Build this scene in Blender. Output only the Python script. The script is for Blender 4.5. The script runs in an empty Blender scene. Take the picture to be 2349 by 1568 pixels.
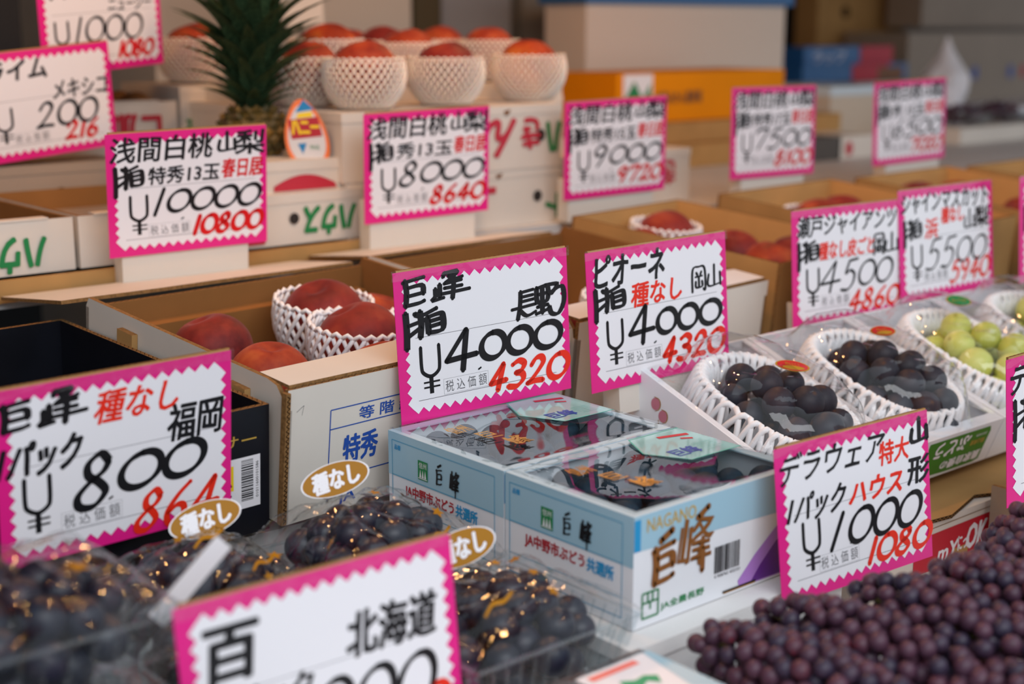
import bpy, math, random
from mathutils import Matrix, Vector, noise
random.seed(7)
PI = math.pi
S = bpy.context.scene
COL = S.collection

# ------------------------------------------------------------------ camera, light, exposure
EYE = 1.30
PITCH = math.radians(12.5)
AB = math.radians(49.3)            # the counter runs along +x, 49.3 degrees right of the view
FW = Vector((math.cos(AB), math.sin(AB), 0))
RT = Vector((math.sin(AB), -math.cos(AB), 0))
cam = bpy.data.cameras.new('camera')
camo = bpy.data.objects.new('camera', cam)
COL.objects.link(camo)
S.camera = camo
cam.lens = 50.0
cam.sensor_width = 36.0
cam.clip_start = 0.02
d = FW * math.cos(PITCH) + Vector((0, 0, -math.sin(PITCH)))
camo.location = (0, 0, EYE)
camo.rotation_euler = d.to_track_quat('-Z', 'Y').to_euler()
cam.dof.use_dof = True
cam.dof.focus_distance = 1.36
cam.dof.aperture_fstop = 3.0
cam.dof.aperture_blades = 7

world = bpy.data.worlds.new('overcast')
S.world = world
world.use_nodes = True
wb = world.node_tree.nodes['Background']
wb.inputs[0].default_value = (0.88, 0.93, 1.0, 1)
wb.inputs[1].default_value = 0.78

def area(name, loc, target, sx, sy, power, color):
    l = bpy.data.lights.new(name, 'AREA')
    l.shape = 'RECTANGLE'; l.size = sx; l.size_y = sy; l.energy = power; l.color = color
    o = bpy.data.objects.new(name, l); COL.objects.link(o)
    o.location = loc
    o.rotation_euler = (Vector(target) - Vector(loc)).to_track_quat('-Z', 'Y').to_euler()
    return o
area('street_daylight', (0.1, -1.2, 2.7), (0.9, 0.9, 0.9), 2.6, 1.2, 40, (0.95, 0.97, 1.0))

S.view_settings.view_transform = 'Standard'
S.view_settings.look = 'None'
S.view_settings.gamma = 1.0
S.view_settings.use_curve_mapping = False
S.view_settings.exposure = 0.0
S.cycles.max_bounces = 10
S.cycles.transparent_max_bounces = 24
S.cycles.glossy_bounces = 4
S.cycles.diffuse_bounces = 4
S.cycles.transmission_bounces = 6

def at(px, py, x=None, y=None, z=None, dist=None):
    """the point where the sight line of photo pixel (px, py) meets a plane of the place"""
    u = (px - 1174.5) / 3262.0
    v = -(py - 784) / 3262.0
    r = FW * (math.cos(PITCH) + v * math.sin(PITCH)) + RT * u
    r.z = -math.sin(PITCH) + v * math.cos(PITCH)
    if dist is not None: t = dist
    elif x is not None: t = x / r.x
    elif y is not None: t = y / r.y
    else: t = (z - EYE) / r.z
    return Vector((r.x * t, r.y * t, EYE + r.z * t))

# ------------------------------------------------------------------ materials
MATS = {}
def lin(c):
    return tuple(((v / 12.92) if v <= 0.04045 else ((v + 0.055) / 1.055) ** 2.4) for v in c)
def rgb(r, g, b):
    return lin((r / 255, g / 255, b / 255)) + (1,)

def mat(name, col, rough=0.5, spec=0.5, noise_amt=0.0, noise_scale=20, bump=0.0, bump_scale=200,
        sheen=0, sss=0, metal=0, coat=0, col2=None, rand=0.0):
    if name in MATS: return MATS[name]
    m = bpy.data.materials.new(name); m.use_nodes = True
    nt = m.node_tree; b = nt.nodes['Principled BSDF']
    b.inputs['Base Color'].default_value = col
    b.inputs['Roughness'].default_value = rough
    b.inputs['Specular IOR Level'].default_value = spec
    b.inputs['Metallic'].default_value = metal
    b.inputs['Sheen Weight'].default_value = sheen
    b.inputs['Coat Weight'].default_value = coat
    if sss:
        b.inputs['Subsurface Weight'].default_value = sss
        b.inputs['Subsurface Scale'].default_value = 0.006
    tc = nt.nodes.new('ShaderNodeTexCoord')
    if noise_amt or col2:
        n = nt.nodes.new('ShaderNodeTexNoise'); n.inputs['Scale'].default_value = noise_scale
        n.inputs['Detail'].default_value = 5
        nt.links.new(tc.outputs['Object'], n.inputs['Vector'])
        mx = nt.nodes.new('ShaderNodeMix'); mx.data_type = 'RGBA'
        mx.inputs[6].default_value = col
        mx.inputs[7].default_value = col2 or tuple(c * (1 - noise_amt) for c in col[:3]) + (1,)
        rp = nt.nodes.new('ShaderNodeMapRange')
        rp.inputs[1].default_value = 0.35; rp.inputs[2].default_value = 0.65
        nt.links.new(n.outputs['Fac'], rp.inputs[0])
        nt.links.new(rp.outputs[0], mx.inputs[0])
        nt.links.new(mx.outputs[2], b.inputs['Base Color'])
    if bump:
        n2 = nt.nodes.new('ShaderNodeTexNoise'); n2.inputs['Scale'].default_value = bump_scale
        nt.links.new(tc.outputs['Object'], n2.inputs['Vector'])
        bp = nt.nodes.new('ShaderNodeBump'); bp.inputs['Strength'].default_value = bump
        bp.inputs['Distance'].default_value = 0.001
        nt.links.new(n2.outputs['Fac'], bp.inputs['Height'])
        nt.links.new(bp.outputs[0], b.inputs['Normal'])
    MATS[name] = m
    return m

def film(name, tint=(1, 1, 1), gain=1.5, rough=0.03, haze=0.0, ior=1.5, bump=0.0, bump_scale=30):
    """thin clear plastic: see-through, mirror reflection rising at a grazing angle"""
    if name in MATS: return MATS[name]
    m = bpy.data.materials.new(name); m.use_nodes = True
    nt = m.node_tree; nt.nodes.clear()
    out = nt.nodes.new('ShaderNodeOutputMaterial')
    tr = nt.nodes.new('ShaderNodeBsdfTransparent'); tr.inputs[0].default_value = tint + (1,)
    gl = nt.nodes.new('ShaderNodeBsdfGlossy'); gl.inputs['Roughness'].default_value = rough
    fr = nt.nodes.new('ShaderNodeLayerWeight'); fr.inputs[0].default_value = .5     # Schlick, the same from both sides
    pw = nt.nodes.new('ShaderNodeMath'); pw.operation = 'POWER'; pw.inputs[1].default_value = 4.0
    nt.links.new(fr.outputs['Facing'], pw.inputs[0])
    ma = nt.nodes.new('ShaderNodeMath'); ma.operation = 'MULTIPLY_ADD'; ma.inputs[1].default_value = .92; ma.inputs[2].default_value = .06
    nt.links.new(pw.outputs[0], ma.inputs[0])
    mu = nt.nodes.new('ShaderNodeMath'); mu.operation = 'MULTIPLY'; mu.inputs[1].default_value = gain; mu.use_clamp = True
    mx = nt.nodes.new('ShaderNodeMixShader')
    nt.links.new(ma.outputs[0], mu.inputs[0]); nt.links.new(mu.outputs[0], mx.inputs[0])
    base = tr.outputs[0]
    if haze:
        df = nt.nodes.new('ShaderNodeBsdfDiffuse'); df.inputs[0].default_value = (0.9, 0.93, 0.95, 1)
        m2 = nt.nodes.new('ShaderNodeMixShader'); m2.inputs[0].default_value = haze
        nt.links.new(tr.outputs[0], m2.inputs[1]); nt.links.new(df.outputs[0], m2.inputs[2])
        base = m2.outputs[0]
    if bump:
        tc = nt.nodes.new('ShaderNodeTexCoord')
        n2 = nt.nodes.new('ShaderNodeTexNoise'); n2.inputs['Scale'].default_value = bump_scale
        n2.inputs['Detail'].default_value = 0.5
        nt.links.new(tc.outputs['Object'], n2.inputs['Vector'])
        bp = nt.nodes.new('ShaderNodeBump'); bp.inputs['Strength'].default_value = bump
        bp.inputs['Distance'].default_value = 0.004
        nt.links.new(n2.outputs['Fac'], bp.inputs['Height'])
        nt.links.new(bp.outputs[0], gl.inputs['Normal'])
        nt.links.new(bp.outputs[0], fr.inputs['Normal'])
    nt.links.new(base, mx.inputs[1]); nt.links.new(gl.outputs[0], mx.inputs[2])
    nt.links.new(mx.outputs[0], out.inputs[0])
    MATS[name] = m
    return m

def fruit(name, stops, rough=0.45, scale=30, tip=None, bloom=None, sheen=0.0, sss=0.0, detail=3, rmix=0.5, spec=.5, pole=0.0):
    """fruit skin: a colour ramp driven by noise plus a different value on every piece"""
    if name in MATS: return MATS[name]
    m = bpy.data.materials.new(name); m.use_nodes = True
    nt = m.node_tree; b = nt.nodes['Principled BSDF']
    L = nt.links.new
    tc = nt.nodes.new('ShaderNodeTexCoord'); oi = nt.nodes.new('ShaderNodeObjectInfo')
    n = nt.nodes.new('ShaderNodeTexNoise'); n.inputs['Scale'].default_value = scale; n.inputs['Detail'].default_value = detail
    n.noise_dimensions = '4D'
    mw = nt.nodes.new('ShaderNodeMath'); mw.operation = 'MULTIPLY'; mw.inputs[1].default_value = 37
    L(oi.outputs['Random'], mw.inputs[0]); L(mw.outputs[0], n.inputs['W'])
    L(tc.outputs['Object'], n.inputs['Vector'])
    mr = nt.nodes.new('ShaderNodeMapRange'); mr.inputs[1].default_value = .3; mr.inputs[2].default_value = .7
    L(n.outputs['Fac'], mr.inputs[0])
    a = nt.nodes.new('ShaderNodeMix'); a.data_type = 'FLOAT'; a.inputs[0].default_value = rmix
    L(mr.outputs[0], a.inputs[2]); L(oi.outputs['Random'], a.inputs[3])
    fac = a.outputs[0]
    if pole:
        sep = nt.nodes.new('ShaderNodeSeparateXYZ'); L(tc.outputs['Generated'], sep.inputs[0])
        a2 = nt.nodes.new('ShaderNodeMath'); a2.operation = 'MULTIPLY_ADD'
        a2.inputs[1].default_value = pole; L(sep.outputs['Z'], a2.inputs[0]); 
        a3 = nt.nodes.new('ShaderNodeMath'); a3.operation = 'SUBTRACT'; a3.inputs[1].default_value = pole / 2
        L(fac, a3.inputs[0]); L(a3.outputs[0], a2.inputs[2]); fac = a2.outputs[0]
    cr = nt.nodes.new('ShaderNodeValToRGB')
    el = cr.color_ramp.elements
    while len(el) < len(stops): el.new(0.5)
    for e, (p, c) in zip(el, stops): e.position = p; e.color = c
    L(fac, cr.inputs[0])
    colr = cr.outputs[0]
    if bloom:
        n3 = nt.nodes.new('ShaderNodeTexNoise'); n3.inputs['Scale'].default_value = scale * 3.3; n3.inputs['Detail'].default_value = 6
        L(tc.outputs['Object'], n3.inputs['Vector'])
        m3 = nt.nodes.new('ShaderNodeMapRange'); m3.inputs[1].default_value = .35; m3.inputs[2].default_value = .75; m3.inputs[4].default_value = bloom[0]
        L(n3.outputs['Fac'], m3.inputs[0])
        mb = nt.nodes.new('ShaderNodeMix'); mb.data_type = 'RGBA'; mb.inputs[7].default_value = bloom[1]
        L(m3.outputs[0], mb.inputs[0]); L(colr, mb.inputs[6]); colr = mb.outputs[2]
    if tip:
        s2 = nt.nodes.new('ShaderNodeSeparateXYZ'); L(tc.outputs['Generated'], s2.inputs[0])
        mt = nt.nodes.new('ShaderNodeMapRange'); mt.inputs[1].default_value = tip[0]; mt.inputs[2].default_value = tip[0] + .02
        L(s2.outputs['Z'], mt.inputs[0])
        mb = nt.nodes.new('ShaderNodeMix'); mb.data_type = 'RGBA'; mb.inputs[7].default_value = tip[1]
        L(mt.outputs[0], mb.inputs[0]); L(colr, mb.inputs[6]); colr = mb.outputs[2]
    L(colr, b.inputs['Base Color'])
    b.inputs['Roughness'].default_value = rough
    b.inputs['Specular IOR Level'].default_value = spec
    b.inputs['Sheen Weight'].default_value = sheen
    b.inputs['Sheen Tint'].default_value = (1, .8, .7, 1)
    if sss:
        b.inputs['Subsurface Weight'].default_value = sss; b.inputs['Subsurface Scale'].default_value = .008
        b.inputs['Subsurface Radius'].default_value = (1, .7, .3)
    MATS[name] = m
    return m

WHITE = mat('white_card', rgb(236, 235, 240), .38, .5)
PINK = mat('magenta_print', rgb(228, 30, 135), .33, .5)
BLACK = mat('black_marker', rgb(16, 17, 22), .4, .4)
RED = mat('red_marker', rgb(232, 44, 22), .4, .4)
DRED = mat('deep_red_marker', rgb(214, 12, 20), .4, .4)
GREY = mat('grey_print', rgb(95, 95, 100), .5)
KRAFT = mat('kraft_cardboard', rgb(184, 142, 88), .8, .2, noise_amt=.14, noise_scale=14, bump=.15, bump_scale=120)
KRAFTD = mat('shaded_kraft_inside', rgb(150, 104, 58), .85, .15, noise_amt=.18, noise_scale=10, bump=.2, bump_scale=90)  # darker kraft, the shade inside the boxes put into its colour
EDGE = mat('cut_cardboard_edge', rgb(150, 112, 70), .9, .1, noise_amt=.4, noise_scale=300)
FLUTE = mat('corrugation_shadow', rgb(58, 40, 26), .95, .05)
WBOARD = mat('white_cardboard', rgb(220, 213, 203), .55, .35, noise_amt=.05, noise_scale=9, bump=.1, bump_scale=60)
WBOARD2 = mat('glossy_white_cardboard', rgb(236, 238, 243), .35, .5, noise_amt=.03, noise_scale=9)
STYRO = mat('polystyrene', rgb(222, 208, 194), .75, .2, bump=.4, bump_scale=500)
FOAMB = mat('white_foam_block', rgb(226, 225, 224), .7, .2, bump=.4, bump_scale=500)
BBLACK = mat('black_cardboard', rgb(20, 22, 30), .32, .5, noise_amt=.3, noise_scale=20)
LBLUE = mat('pale_blue_print', rgb(160, 198, 216), .3, .5)
LINEB = mat('blue_line_print', rgb(92, 166, 200), .35, .5)
CYAN = mat('cyan_print', rgb(40, 150, 205), .4)
STAMPB = mat('blue_stamp_ink', rgb(28, 76, 165), .5)
INKR = mat('dark_red_print', rgb(176, 30, 45), .4)
BOXR = mat('faded_red_print', rgb(190, 40, 62), .55)
GREEN = mat('green_print', rgb(0, 128, 66), .5)
LABG = mat('leaf_green_label', rgb(58, 128, 38), .45)
BROWN = mat('brown_brush_print', rgb(135, 82, 30), .45)
GOLD = mat('gold_foil', rgb(214, 160, 40), .28, .5, metal=.55)
GOLDY = mat('yellow_gold_print', rgb(168, 114, 6), .5, .25)
GOLDT = mat('gold_lettering', rgb(196, 160, 70), .4)
PURPLE = mat('purple_print', rgb(100, 38, 140), .4)
LILAC = mat('lilac_print', rgb(176, 125, 205), .4)
TEAL = mat('teal_print', rgb(40, 176, 160), .4)
ORANGE = mat('orange_carton', rgb(238, 146, 0), .7, .15, noise_amt=.08, noise_scale=6)
BLUEP = mat('blue_carton', rgb(46, 104, 160), .45)
REDP = mat('red_carton', rgb(180, 40, 45), .45)
YELL = mat('yellow_print', rgb(240, 208, 20), .45)
GREYB = mat('grey_carton', rgb(158, 142, 126), .6, noise_amt=.1, noise_scale=5)
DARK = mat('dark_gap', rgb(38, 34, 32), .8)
FOAM = mat('white_foam_net', rgb(248, 248, 250), .5, .4)
FOAMW = mat('cream_foam_net', rgb(240, 226, 214), .5, .35, sss=.25)
STEM = mat('dry_stem', rgb(120, 110, 50), .7, noise_amt=.4, noise_scale=80)
PLEAF = mat('pineapple_leaf', rgb(34, 56, 36), .45, .35, noise_amt=.45, noise_scale=30, col2=rgb(74, 98, 66))
WALLM = mat('shop_wall', rgb(150, 142, 132), .8, noise_amt=.15, noise_scale=3)
PANELG = mat('grey_shutter', rgb(150, 150, 152), .5, noise_amt=.12, noise_scale=4)
FLOORM = mat('asphalt', rgb(112, 110, 108), .85, noise_amt=.3, noise_scale=60, bump=.5, bump_scale=150)
AWN = mat('awning_canvas', rgb(120, 84, 56), .8)
TABLEM = mat('painted_board', rgb(205, 205, 205), .5, noise_amt=.08, noise_scale=8)

FILM = film('clear_film', gain=1.0, rough=.03, haze=.004)
BAGF = film('bag_film_clear', gain=.8, rough=.02)
LIDF = film('clear_lid_film', (.92, .97, .99), gain=1.0, rough=.01)
TRAYF = film('clear_tray', (.93, .96, .97), gain=1.1, rough=.06, haze=.015)
TAPEF = film('clear_tape', gain=.8, rough=.08, haze=.02, bump=.8, bump_scale=90)
TEALF = film('teal_tinted_film', (.62, .92, .92), gain=.8, rough=.05, haze=.62)
TEALF.node_tree.nodes['Diffuse BSDF'].inputs[0].default_value = (.50, .86, .86, 1)
RIMB = mat('pale_rim_board', rgb(196, 218, 230), .35)

PEACH = fruit('peach_skin', [(0.0, rgb(194, 120, 60)), (.25, rgb(182, 84, 43)), (.5, rgb(161, 55, 31)), (.8, rgb(128, 32, 26)), (1.0, rgb(95, 21, 21))],
              rough=.58, scale=1.5, sheen=.08, rmix=.2, spec=.3, bloom=(.35, rgb(182, 91, 53)), pole=.2)
PEACHR = fruit('dark_peach_skin', [(0.0, rgb(163, 69, 44)), (.3, rgb(137, 37, 30)), (.65, rgb(105, 21, 23)), (1.0, rgb(71, 12, 19))],
              rough=.58, scale=1.5, sheen=.1, rmix=.25, spec=.3, bloom=(.3, rgb(150, 58, 50)))
PEACHO = fruit('amber_peach_skin', [(0.0, rgb(215, 165, 66)), (.25, rgb(199, 111, 44)), (.55, rgb(172, 64, 29)), (1.0, rgb(113, 27, 18))],
              rough=.65, scale=1.0, sheen=.05, rmix=.2, spec=.25, pole=.5)
GRAPE = fruit('black_grape_skin', [(0.0, rgb(23, 28, 41)), (.5, rgb(34, 37, 50)), (.8, rgb(45, 37, 49)), (1.0, rgb(56, 43, 53))],
              rough=.5, spec=.35, scale=1.5, bloom=(.32, rgb(47, 52, 67)), tip=(.985, rgb(94, 62, 37)))
PACKG = fruit('film_darkened_grape_skin', [(0.0, rgb(14, 20, 34)), (.6, rgb(26, 30, 46)), (1.0, rgb(46, 34, 50))], rough=.38, spec=.4, scale=1.5, bloom=(.25, rgb(44, 56, 76)))  # darkening under the bag film is put into this skin colour
GRAPEB = fruit('blue_black_grape_skin', [(0.0, rgb(11, 34, 49)), (.6, rgb(19, 48, 65)), (1.0, rgb(30, 56, 75))],
              rough=.6, spec=.3, scale=1.5, bloom=(.4, rgb(42, 75, 94)))
DELA = fruit('small_grape_skin', [(0.0, rgb(34, 34, 53)), (.22, rgb(48, 40, 60)), (.4, rgb(67, 42, 58)), (.75, rgb(83, 50, 66)), (.93, rgb(81, 40, 53)), (.96, rgb(125, 31, 42)), (1.0, rgb(116, 27, 37))],
              rough=.42, spec=.4, scale=1.3, bloom=(.3, rgb(93, 69, 91)), tip=(.982, rgb(47, 25, 25)), rmix=.8)
GREENG = fruit('green_grape_skin', [(0.0, rgb(172, 182, 62)), (.5, rgb(196, 204, 96)), (1.0, rgb(214, 216, 124))],
              rough=.35, scale=1.2, sss=.3, tip=(.985, rgb(130, 110, 50)), bloom=(.25, rgb(222, 226, 160)))
REDF = fruit('red_fruit_skin', [(0, rgb(200, 30, 20)), (1, rgb(236, 80, 40))], rough=.2, scale=1)
KIWI = fruit('kiwi_skin', [(0, rgb(96, 66, 36)), (1, rgb(134, 98, 56))], rough=.8, scale=3)
PINE = fruit('pineapple_skin', [(0, rgb(34, 40, 18)), (.6, rgb(74, 62, 22)), (1, rgb(150, 108, 30))], rough=.5, scale=50, rmix=.7)

# ------------------------------------------------------------------ mesh helpers
def frame(o, X, Y):
    X = Vector(X).normalized(); Y = Vector(Y).normalized(); Z = X.cross(Y)
    m = Matrix((X, Y, Z)).transposed().to_4x4(); m.translation = Vector(o)
    return m
ID = Matrix.Identity(4)

def children(o): return [c for c in o.children]

class MB:
    def __init__(s): s.v = []; s.f = []; s.m = []
    def add(s, verts, faces, m=0, M=ID):
        k = len(s.v)
        s.v += [tuple(M @ Vector(p)) for p in verts]
        s.f += [tuple(i + k for i in f) for f in faces]
        s.m += [m] * len(faces) if isinstance(m, int) else list(m)
        return s
    def box(s, x0, y0, z0, x1, y1, z1, m=0, M=ID):
        """m may be a 6-list: bottom, top, front(-y), back(+y), left(-x), right(+x)"""
        v = [(x0, y0, z0), (x1, y0, z0), (x1, y1, z0), (x0, y1, z0), (x0, y0, z1), (x1, y0, z1), (x1, y1, z1), (x0, y1, z1)]
        f = [(0, 3, 2, 1), (4, 5, 6, 7), (0, 1, 5, 4), (2, 3, 7, 6), (3, 0, 4, 7), (1, 2, 6, 5)]
        return s.add(v, f, m if isinstance(m, (list, tuple)) else [m] * 6, M)
    def rect(s, x0, y0, x1, y1, m=0, M=ID, z=0.0):
        return s.add([(x0, y0, z), (x1, y0, z), (x1, y1, z), (x0, y1, z)], [(0, 1, 2, 3)], m, M)
    def poly(s, pts, m=0, M=ID, z=0.0):
        return s.add([(p[0], p[1], z) for p in pts], [tuple(range(len(pts)))], m, M)
    def line(s, a, b, w, m=0, M=ID, z=0.0):
        dx, dy = b[0] - a[0], b[1] - a[1]; l = math.hypot(dx, dy) or 1
        nx, ny = -dy / l * w / 2, dx / l * w / 2
        return s.add([(a[0] - nx, a[1] - ny, z), (b[0] - nx, b[1] - ny, z), (b[0] + nx, b[1] + ny, z), (a[0] + nx, a[1] + ny, z)], [(0, 1, 2, 3)], m, M)
    def prism(s, pts, t, m=(0, 0, 0), M=ID):
        """outline in the frame's XY, thickness t along -Z; m = front, back, edge"""
        n = len(pts)
        v = [(p[0], p[1], 0) for p in pts] + [(p[0], p[1], -t) for p in pts]
        f = [tuple(range(n)), tuple(range(2 * n - 1, n - 1, -1))]
        f += [(i, i + n, (i + 1) % n + n, (i + 1) % n) for i in range(n)]
        return s.add(v, f, [m[0], m[1]] + [m[2]] * n, M)
    def tube(s, path, r, n=6, m=0, M=ID, closed=False, caps=True):
        P = [Vector(p) for p in path]; N = len(P)
        rr = r if isinstance(r, (list, tuple)) else [r] * N
        k = len(s.v); up = Vector((0, 0, 1))
        prev = None
        for i, p in enumerate(P):
            if closed: t = P[(i + 1) % N] - P[i - 1]
            else: t = P[min(i + 1, N - 1)] - P[max(i - 1, 0)]
            if t.length < 1e-9: t = up.copy()
            t.normalize()
            if prev is None:
                a = up if abs(t.z) < .9 else Vector((1, 0, 0))
                x = t.cross(a).normalized()
            else:
                x = (prev - t * prev.dot(t))
                if x.length < 1e-6: x = t.orthogonal()
                x.normalize()
            prev = x; y = t.cross(x)
            for j in range(n):
                an = 2 * PI * j / n
                s.v.append(tuple(M @ (p + (x * math.cos(an) + y * math.sin(an)) * rr[i])))
        for i in range(N if closed else N - 1):
            i2 = (i + 1) % N
            for j in range(n):
                j2 = (j + 1) % n
                s.f.append((k + i * n + j, k + i * n + j2, k + i2 * n + j2, k + i2 * n + j)); s.m.append(m)
        if caps and not closed:
            s.f.append(tuple(k + j for j in range(n))[::-1]); s.m.append(m)
            s.f.append(tuple(k + (N - 1) * n + j for j in range(n))); s.m.append(m)
        return s
    def brush(s, path, w, m=0, M=ID, z=0.0, a0=.6, var=.35):
        """a marker stroke: width changes with direction, round ends"""
        pts = [Vector((p[0], p[1])) for p in path]
        if len(pts) > 2:      # Catmull-Rom
            out = []
            for i in range(len(pts) - 1):
                p0 = pts[max(i - 1, 0)]; p1 = pts[i]; p2 = pts[i + 1]; p3 = pts[min(i + 2, len(pts) - 1)]
                for q in range(5):
                    t = q / 5
                    out.append(.5 * ((2 * p1) + (p2 - p0) * t + (2 * p0 - 5 * p1 + 4 * p2 - p3) * t * t + (3 * p1 - p0 - 3 * p2 + p3) * t ** 3))
            out.append(pts[-1]); pts = out
        N = len(pts); L = []; R = []
        for i, p in enumerate(pts):
            t = pts[min(i + 1, N - 1)] - pts[max(i - 1, 0)]
            if t.length < 1e-9: t = Vector((1, 0))
            t.normalize(); ang = math.atan2(t.y, t.x)
            ww = w * (1 - var + 2 * var * abs(math.sin(ang - a0))) * .5
            nrm = Vector((-t.y, t.x))
            L.append(p + nrm * ww); R.append(p - nrm * ww)
        for i in range(N - 1):
            s.add([(R[i].x, R[i].y, z), (R[i + 1].x, R[i + 1].y, z), (L[i + 1].x, L[i + 1].y, z), (L[i].x, L[i].y, z)], [(0, 1, 2, 3)], m, M)
        for p in (pts[0], pts[-1]):
            r = w * .42
            s.add([(p.x + r * math.cos(a * PI / 4), p.y + r * math.sin(a * PI / 4), z) for a in range(8)], [tuple(range(8))], m, M)
        return s
    def build(s, name, mats, parent=None, smooth=False, M=None):
        me = bpy.data.meshes.new(name)
        me.from_pydata(s.v, [], s.f)
        if not isinstance(mats, (list, tuple)): mats = [mats]
        for q in mats: me.materials.append(q)
        if any(s.m):
            me.polygons.foreach_set('material_index', s.m)
        if smooth: me.polygons.foreach_set('use_smooth', [True] * len(s.f))
        me.update()
        o = bpy.data.objects.new(name, me); COL.objects.link(o)
        if parent: o.parent = parent
        if M is not None: o.matrix_local = M
        return o

def thing(name, label, cat, M=None, loc=None, rz=0, rx=0, group=None):
    o = bpy.data.objects.new(name, None); COL.objects.link(o)
    o.empty_display_size = .02
    if M is not None: o.matrix_world = M
    else:
        o.matrix_world = Matrix.Translation(Vector(loc or (0, 0, 0))) @ Matrix.Rotation(math.radians(rz), 4, 'Z') @ Matrix.Rotation(math.radians(rx), 4, 'X')
    o['label'] = label; o['category'] = cat
    if group: o['group'] = group
    return o
def tag(o, label, cat, group=None):
    o['label'] = label; o['category'] = cat
    if group: o['group'] = group
    return o
def struct(o): o['kind'] = 'structure'; return o
def place(me_obj, parent, M, name=None):
    c = me_obj.copy(); COL.objects.link(c); c.parent = parent; c.matrix_local = M
    if name: c.name = name
    return c

# ------------------------------------------------------------------ lettering
_gc = {}
def glyphs(s):
    if s in _gc: return _gc[s]
    c = bpy.data.curves.new('lettering', 'FONT'); c.body = s; c.size = 1; c.resolution_u = 2
    o = bpy.data.objects.new('lettering', c); COL.objects.link(o)
    bpy.context.view_layer.update()
    me = bpy.data.meshes.new_from_object(o.evaluated_get(bpy.context.evaluated_depsgraph_get()))
    v = [(p.co.x, p.co.y) for p in me.vertices]; f = [tuple(p.vertices) for p in me.polygons]
    bpy.data.objects.remove(o); bpy.data.curves.remove(c); bpy.data.meshes.remove(me)
    _gc[s] = (v, f); return _gc[s]

def write(mb, s, x0, y0, x1, y1, m=0, M=ID, z=.0003, bold=0.0, shear=0.0, flip=False, wob=0.0):
    """letters stretched to fill a rectangle of the frame"""
    v, f = glyphs(s)
    if not v: return
    ax = min(p[0] for p in v); bx = max(p[0] for p in v); ay = min(p[1] for p in v); by = max(p[1] for p in v)
    sx = (x1 - x0) / max(bx - ax, 1e-6); sy = (y1 - y0) / max(by - ay, 1e-6)
    out = []
    for (x, y) in v:
        a = (x - ax) / max(bx - ax, 1e-6); b = (y - ay) / max(by - ay, 1e-6)
        if flip: a, b = 1 - a, 1 - b
        X = x0 + a * (x1 - x0) + shear * (b - .5) * (y1 - y0); Y = y0 + b * (y1 - y0)
        if wob:
            k = (y1 - y0)
            X += wob * k * math.sin(9 * b + 13 * a + len(s)); Y += wob * k * math.sin(11 * a * (x1 - x0) / k + 2.1)
        out.append((X, Y))
    h = bold * (y1 - y0)
    offs = [(0, 0)] if not bold else [(0, 0), (h, 0), (-h, 0), (0, h * .8), (0, -h * .8), (h * .7, h * .6), (-h * .7, -h * .6), (h * .7, -h * .6), (-h * .7, h * .6)]
    for i, (dx, dy) in enumerate(offs):
        mb.add([(p[0] + dx, p[1] + dy, z + i * 4e-6) for p in out], f, m, M)

def ell(cx, cy, rx, ry, a0=100, a1=460, n=14):
    return [(cx + rx * math.cos(math.radians(a0 + (a1 - a0) * i / n)), cy + ry * math.sin(math.radians(a0 + (a1 - a0) * i / n))) for i in range(n + 1)]
DIG = {   # strokes in a unit cell
    '0': [ell(.5, .5, .47, .47)],
    '1': [[(.62, 1), (.38, 0)]],
    '2': [[(.08, .72), (.3, .96), (.62, .98), (.8, .78), (.62, .5), (.3, .2), (.02, .03)], [(.02, .03), (.5, .08), (1.0, .06)]],
    '3': [[(.1, .88), (.45, 1), (.82, .86), (.72, .62), (.38, .54)], [(.38, .54), (.8, .48), (.92, .24), (.6, .02), (.05, .06)]],
    '4': [[(.66, 1), (.02, .3)], [(.02, .3), (1.08, .36)], [(.68, 1), (.6, 0)]],
    '5': [[(.34, .96), (.2, .55), (.5, .64), (.86, .5), (.84, .2), (.5, .0), (.02, .03)], [(.34, .96), (.95, 1.0)]],
    '6': [[(.8, 1), (.4, .72), (.12, .35), (.25, .05), (.6, .0), (.85, .2), (.75, .42), (.45, .46), (.16, .3)]],
    '7': [[(.05, .8), (.1, .95), (.95, .98), (.7, .5), (.4, 0)]],
    '8': [[(.82, .82), (.55, 1), (.25, .85), (.3, .62), (.62, .46), (.86, .24), (.6, .01), (.2, .05), (.1, .26), (.36, .48), (.7, .64), (.82, .82)]],
    '9': [[(.85, .72), (.6, .98), (.2, .9), (.1, .66), (.35, .5), (.7, .6), (.88, .85), (.7, .4), (.45, 0)]],
}
def number(mb, s, x0, y0, x1, y1, w, m=0, M=ID, z=.0005, shear=.35, slope=0.0, widths=None, zf=1.0):
    wd = widths or [{'1': .5, '0': 1.0}.get(c, .95) for c in s]
    tot = sum(wd); cx = x0
    H = y1 - y0
    for i, (c, k) in enumerate(zip(s, wd)):
        cw = (x1 - x0) * k / tot
        hh = H * (zf if c == '0' else 1.0)
        for st in DIG[c]:
            P = []
            for (a, b) in st:
                aa = .03 + a * .94 if c == '0' else a * .82 + .04
                yy = y0 + (H - hh) * .45 + b * hh + slope * (cx - x0 + aa * cw)
                P.append((cx + aa * cw + shear * (b - .5) * H * .6, yy))
            mb.brush(P, w, m, M, z + i * 8e-6)
        cx += cw

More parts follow.
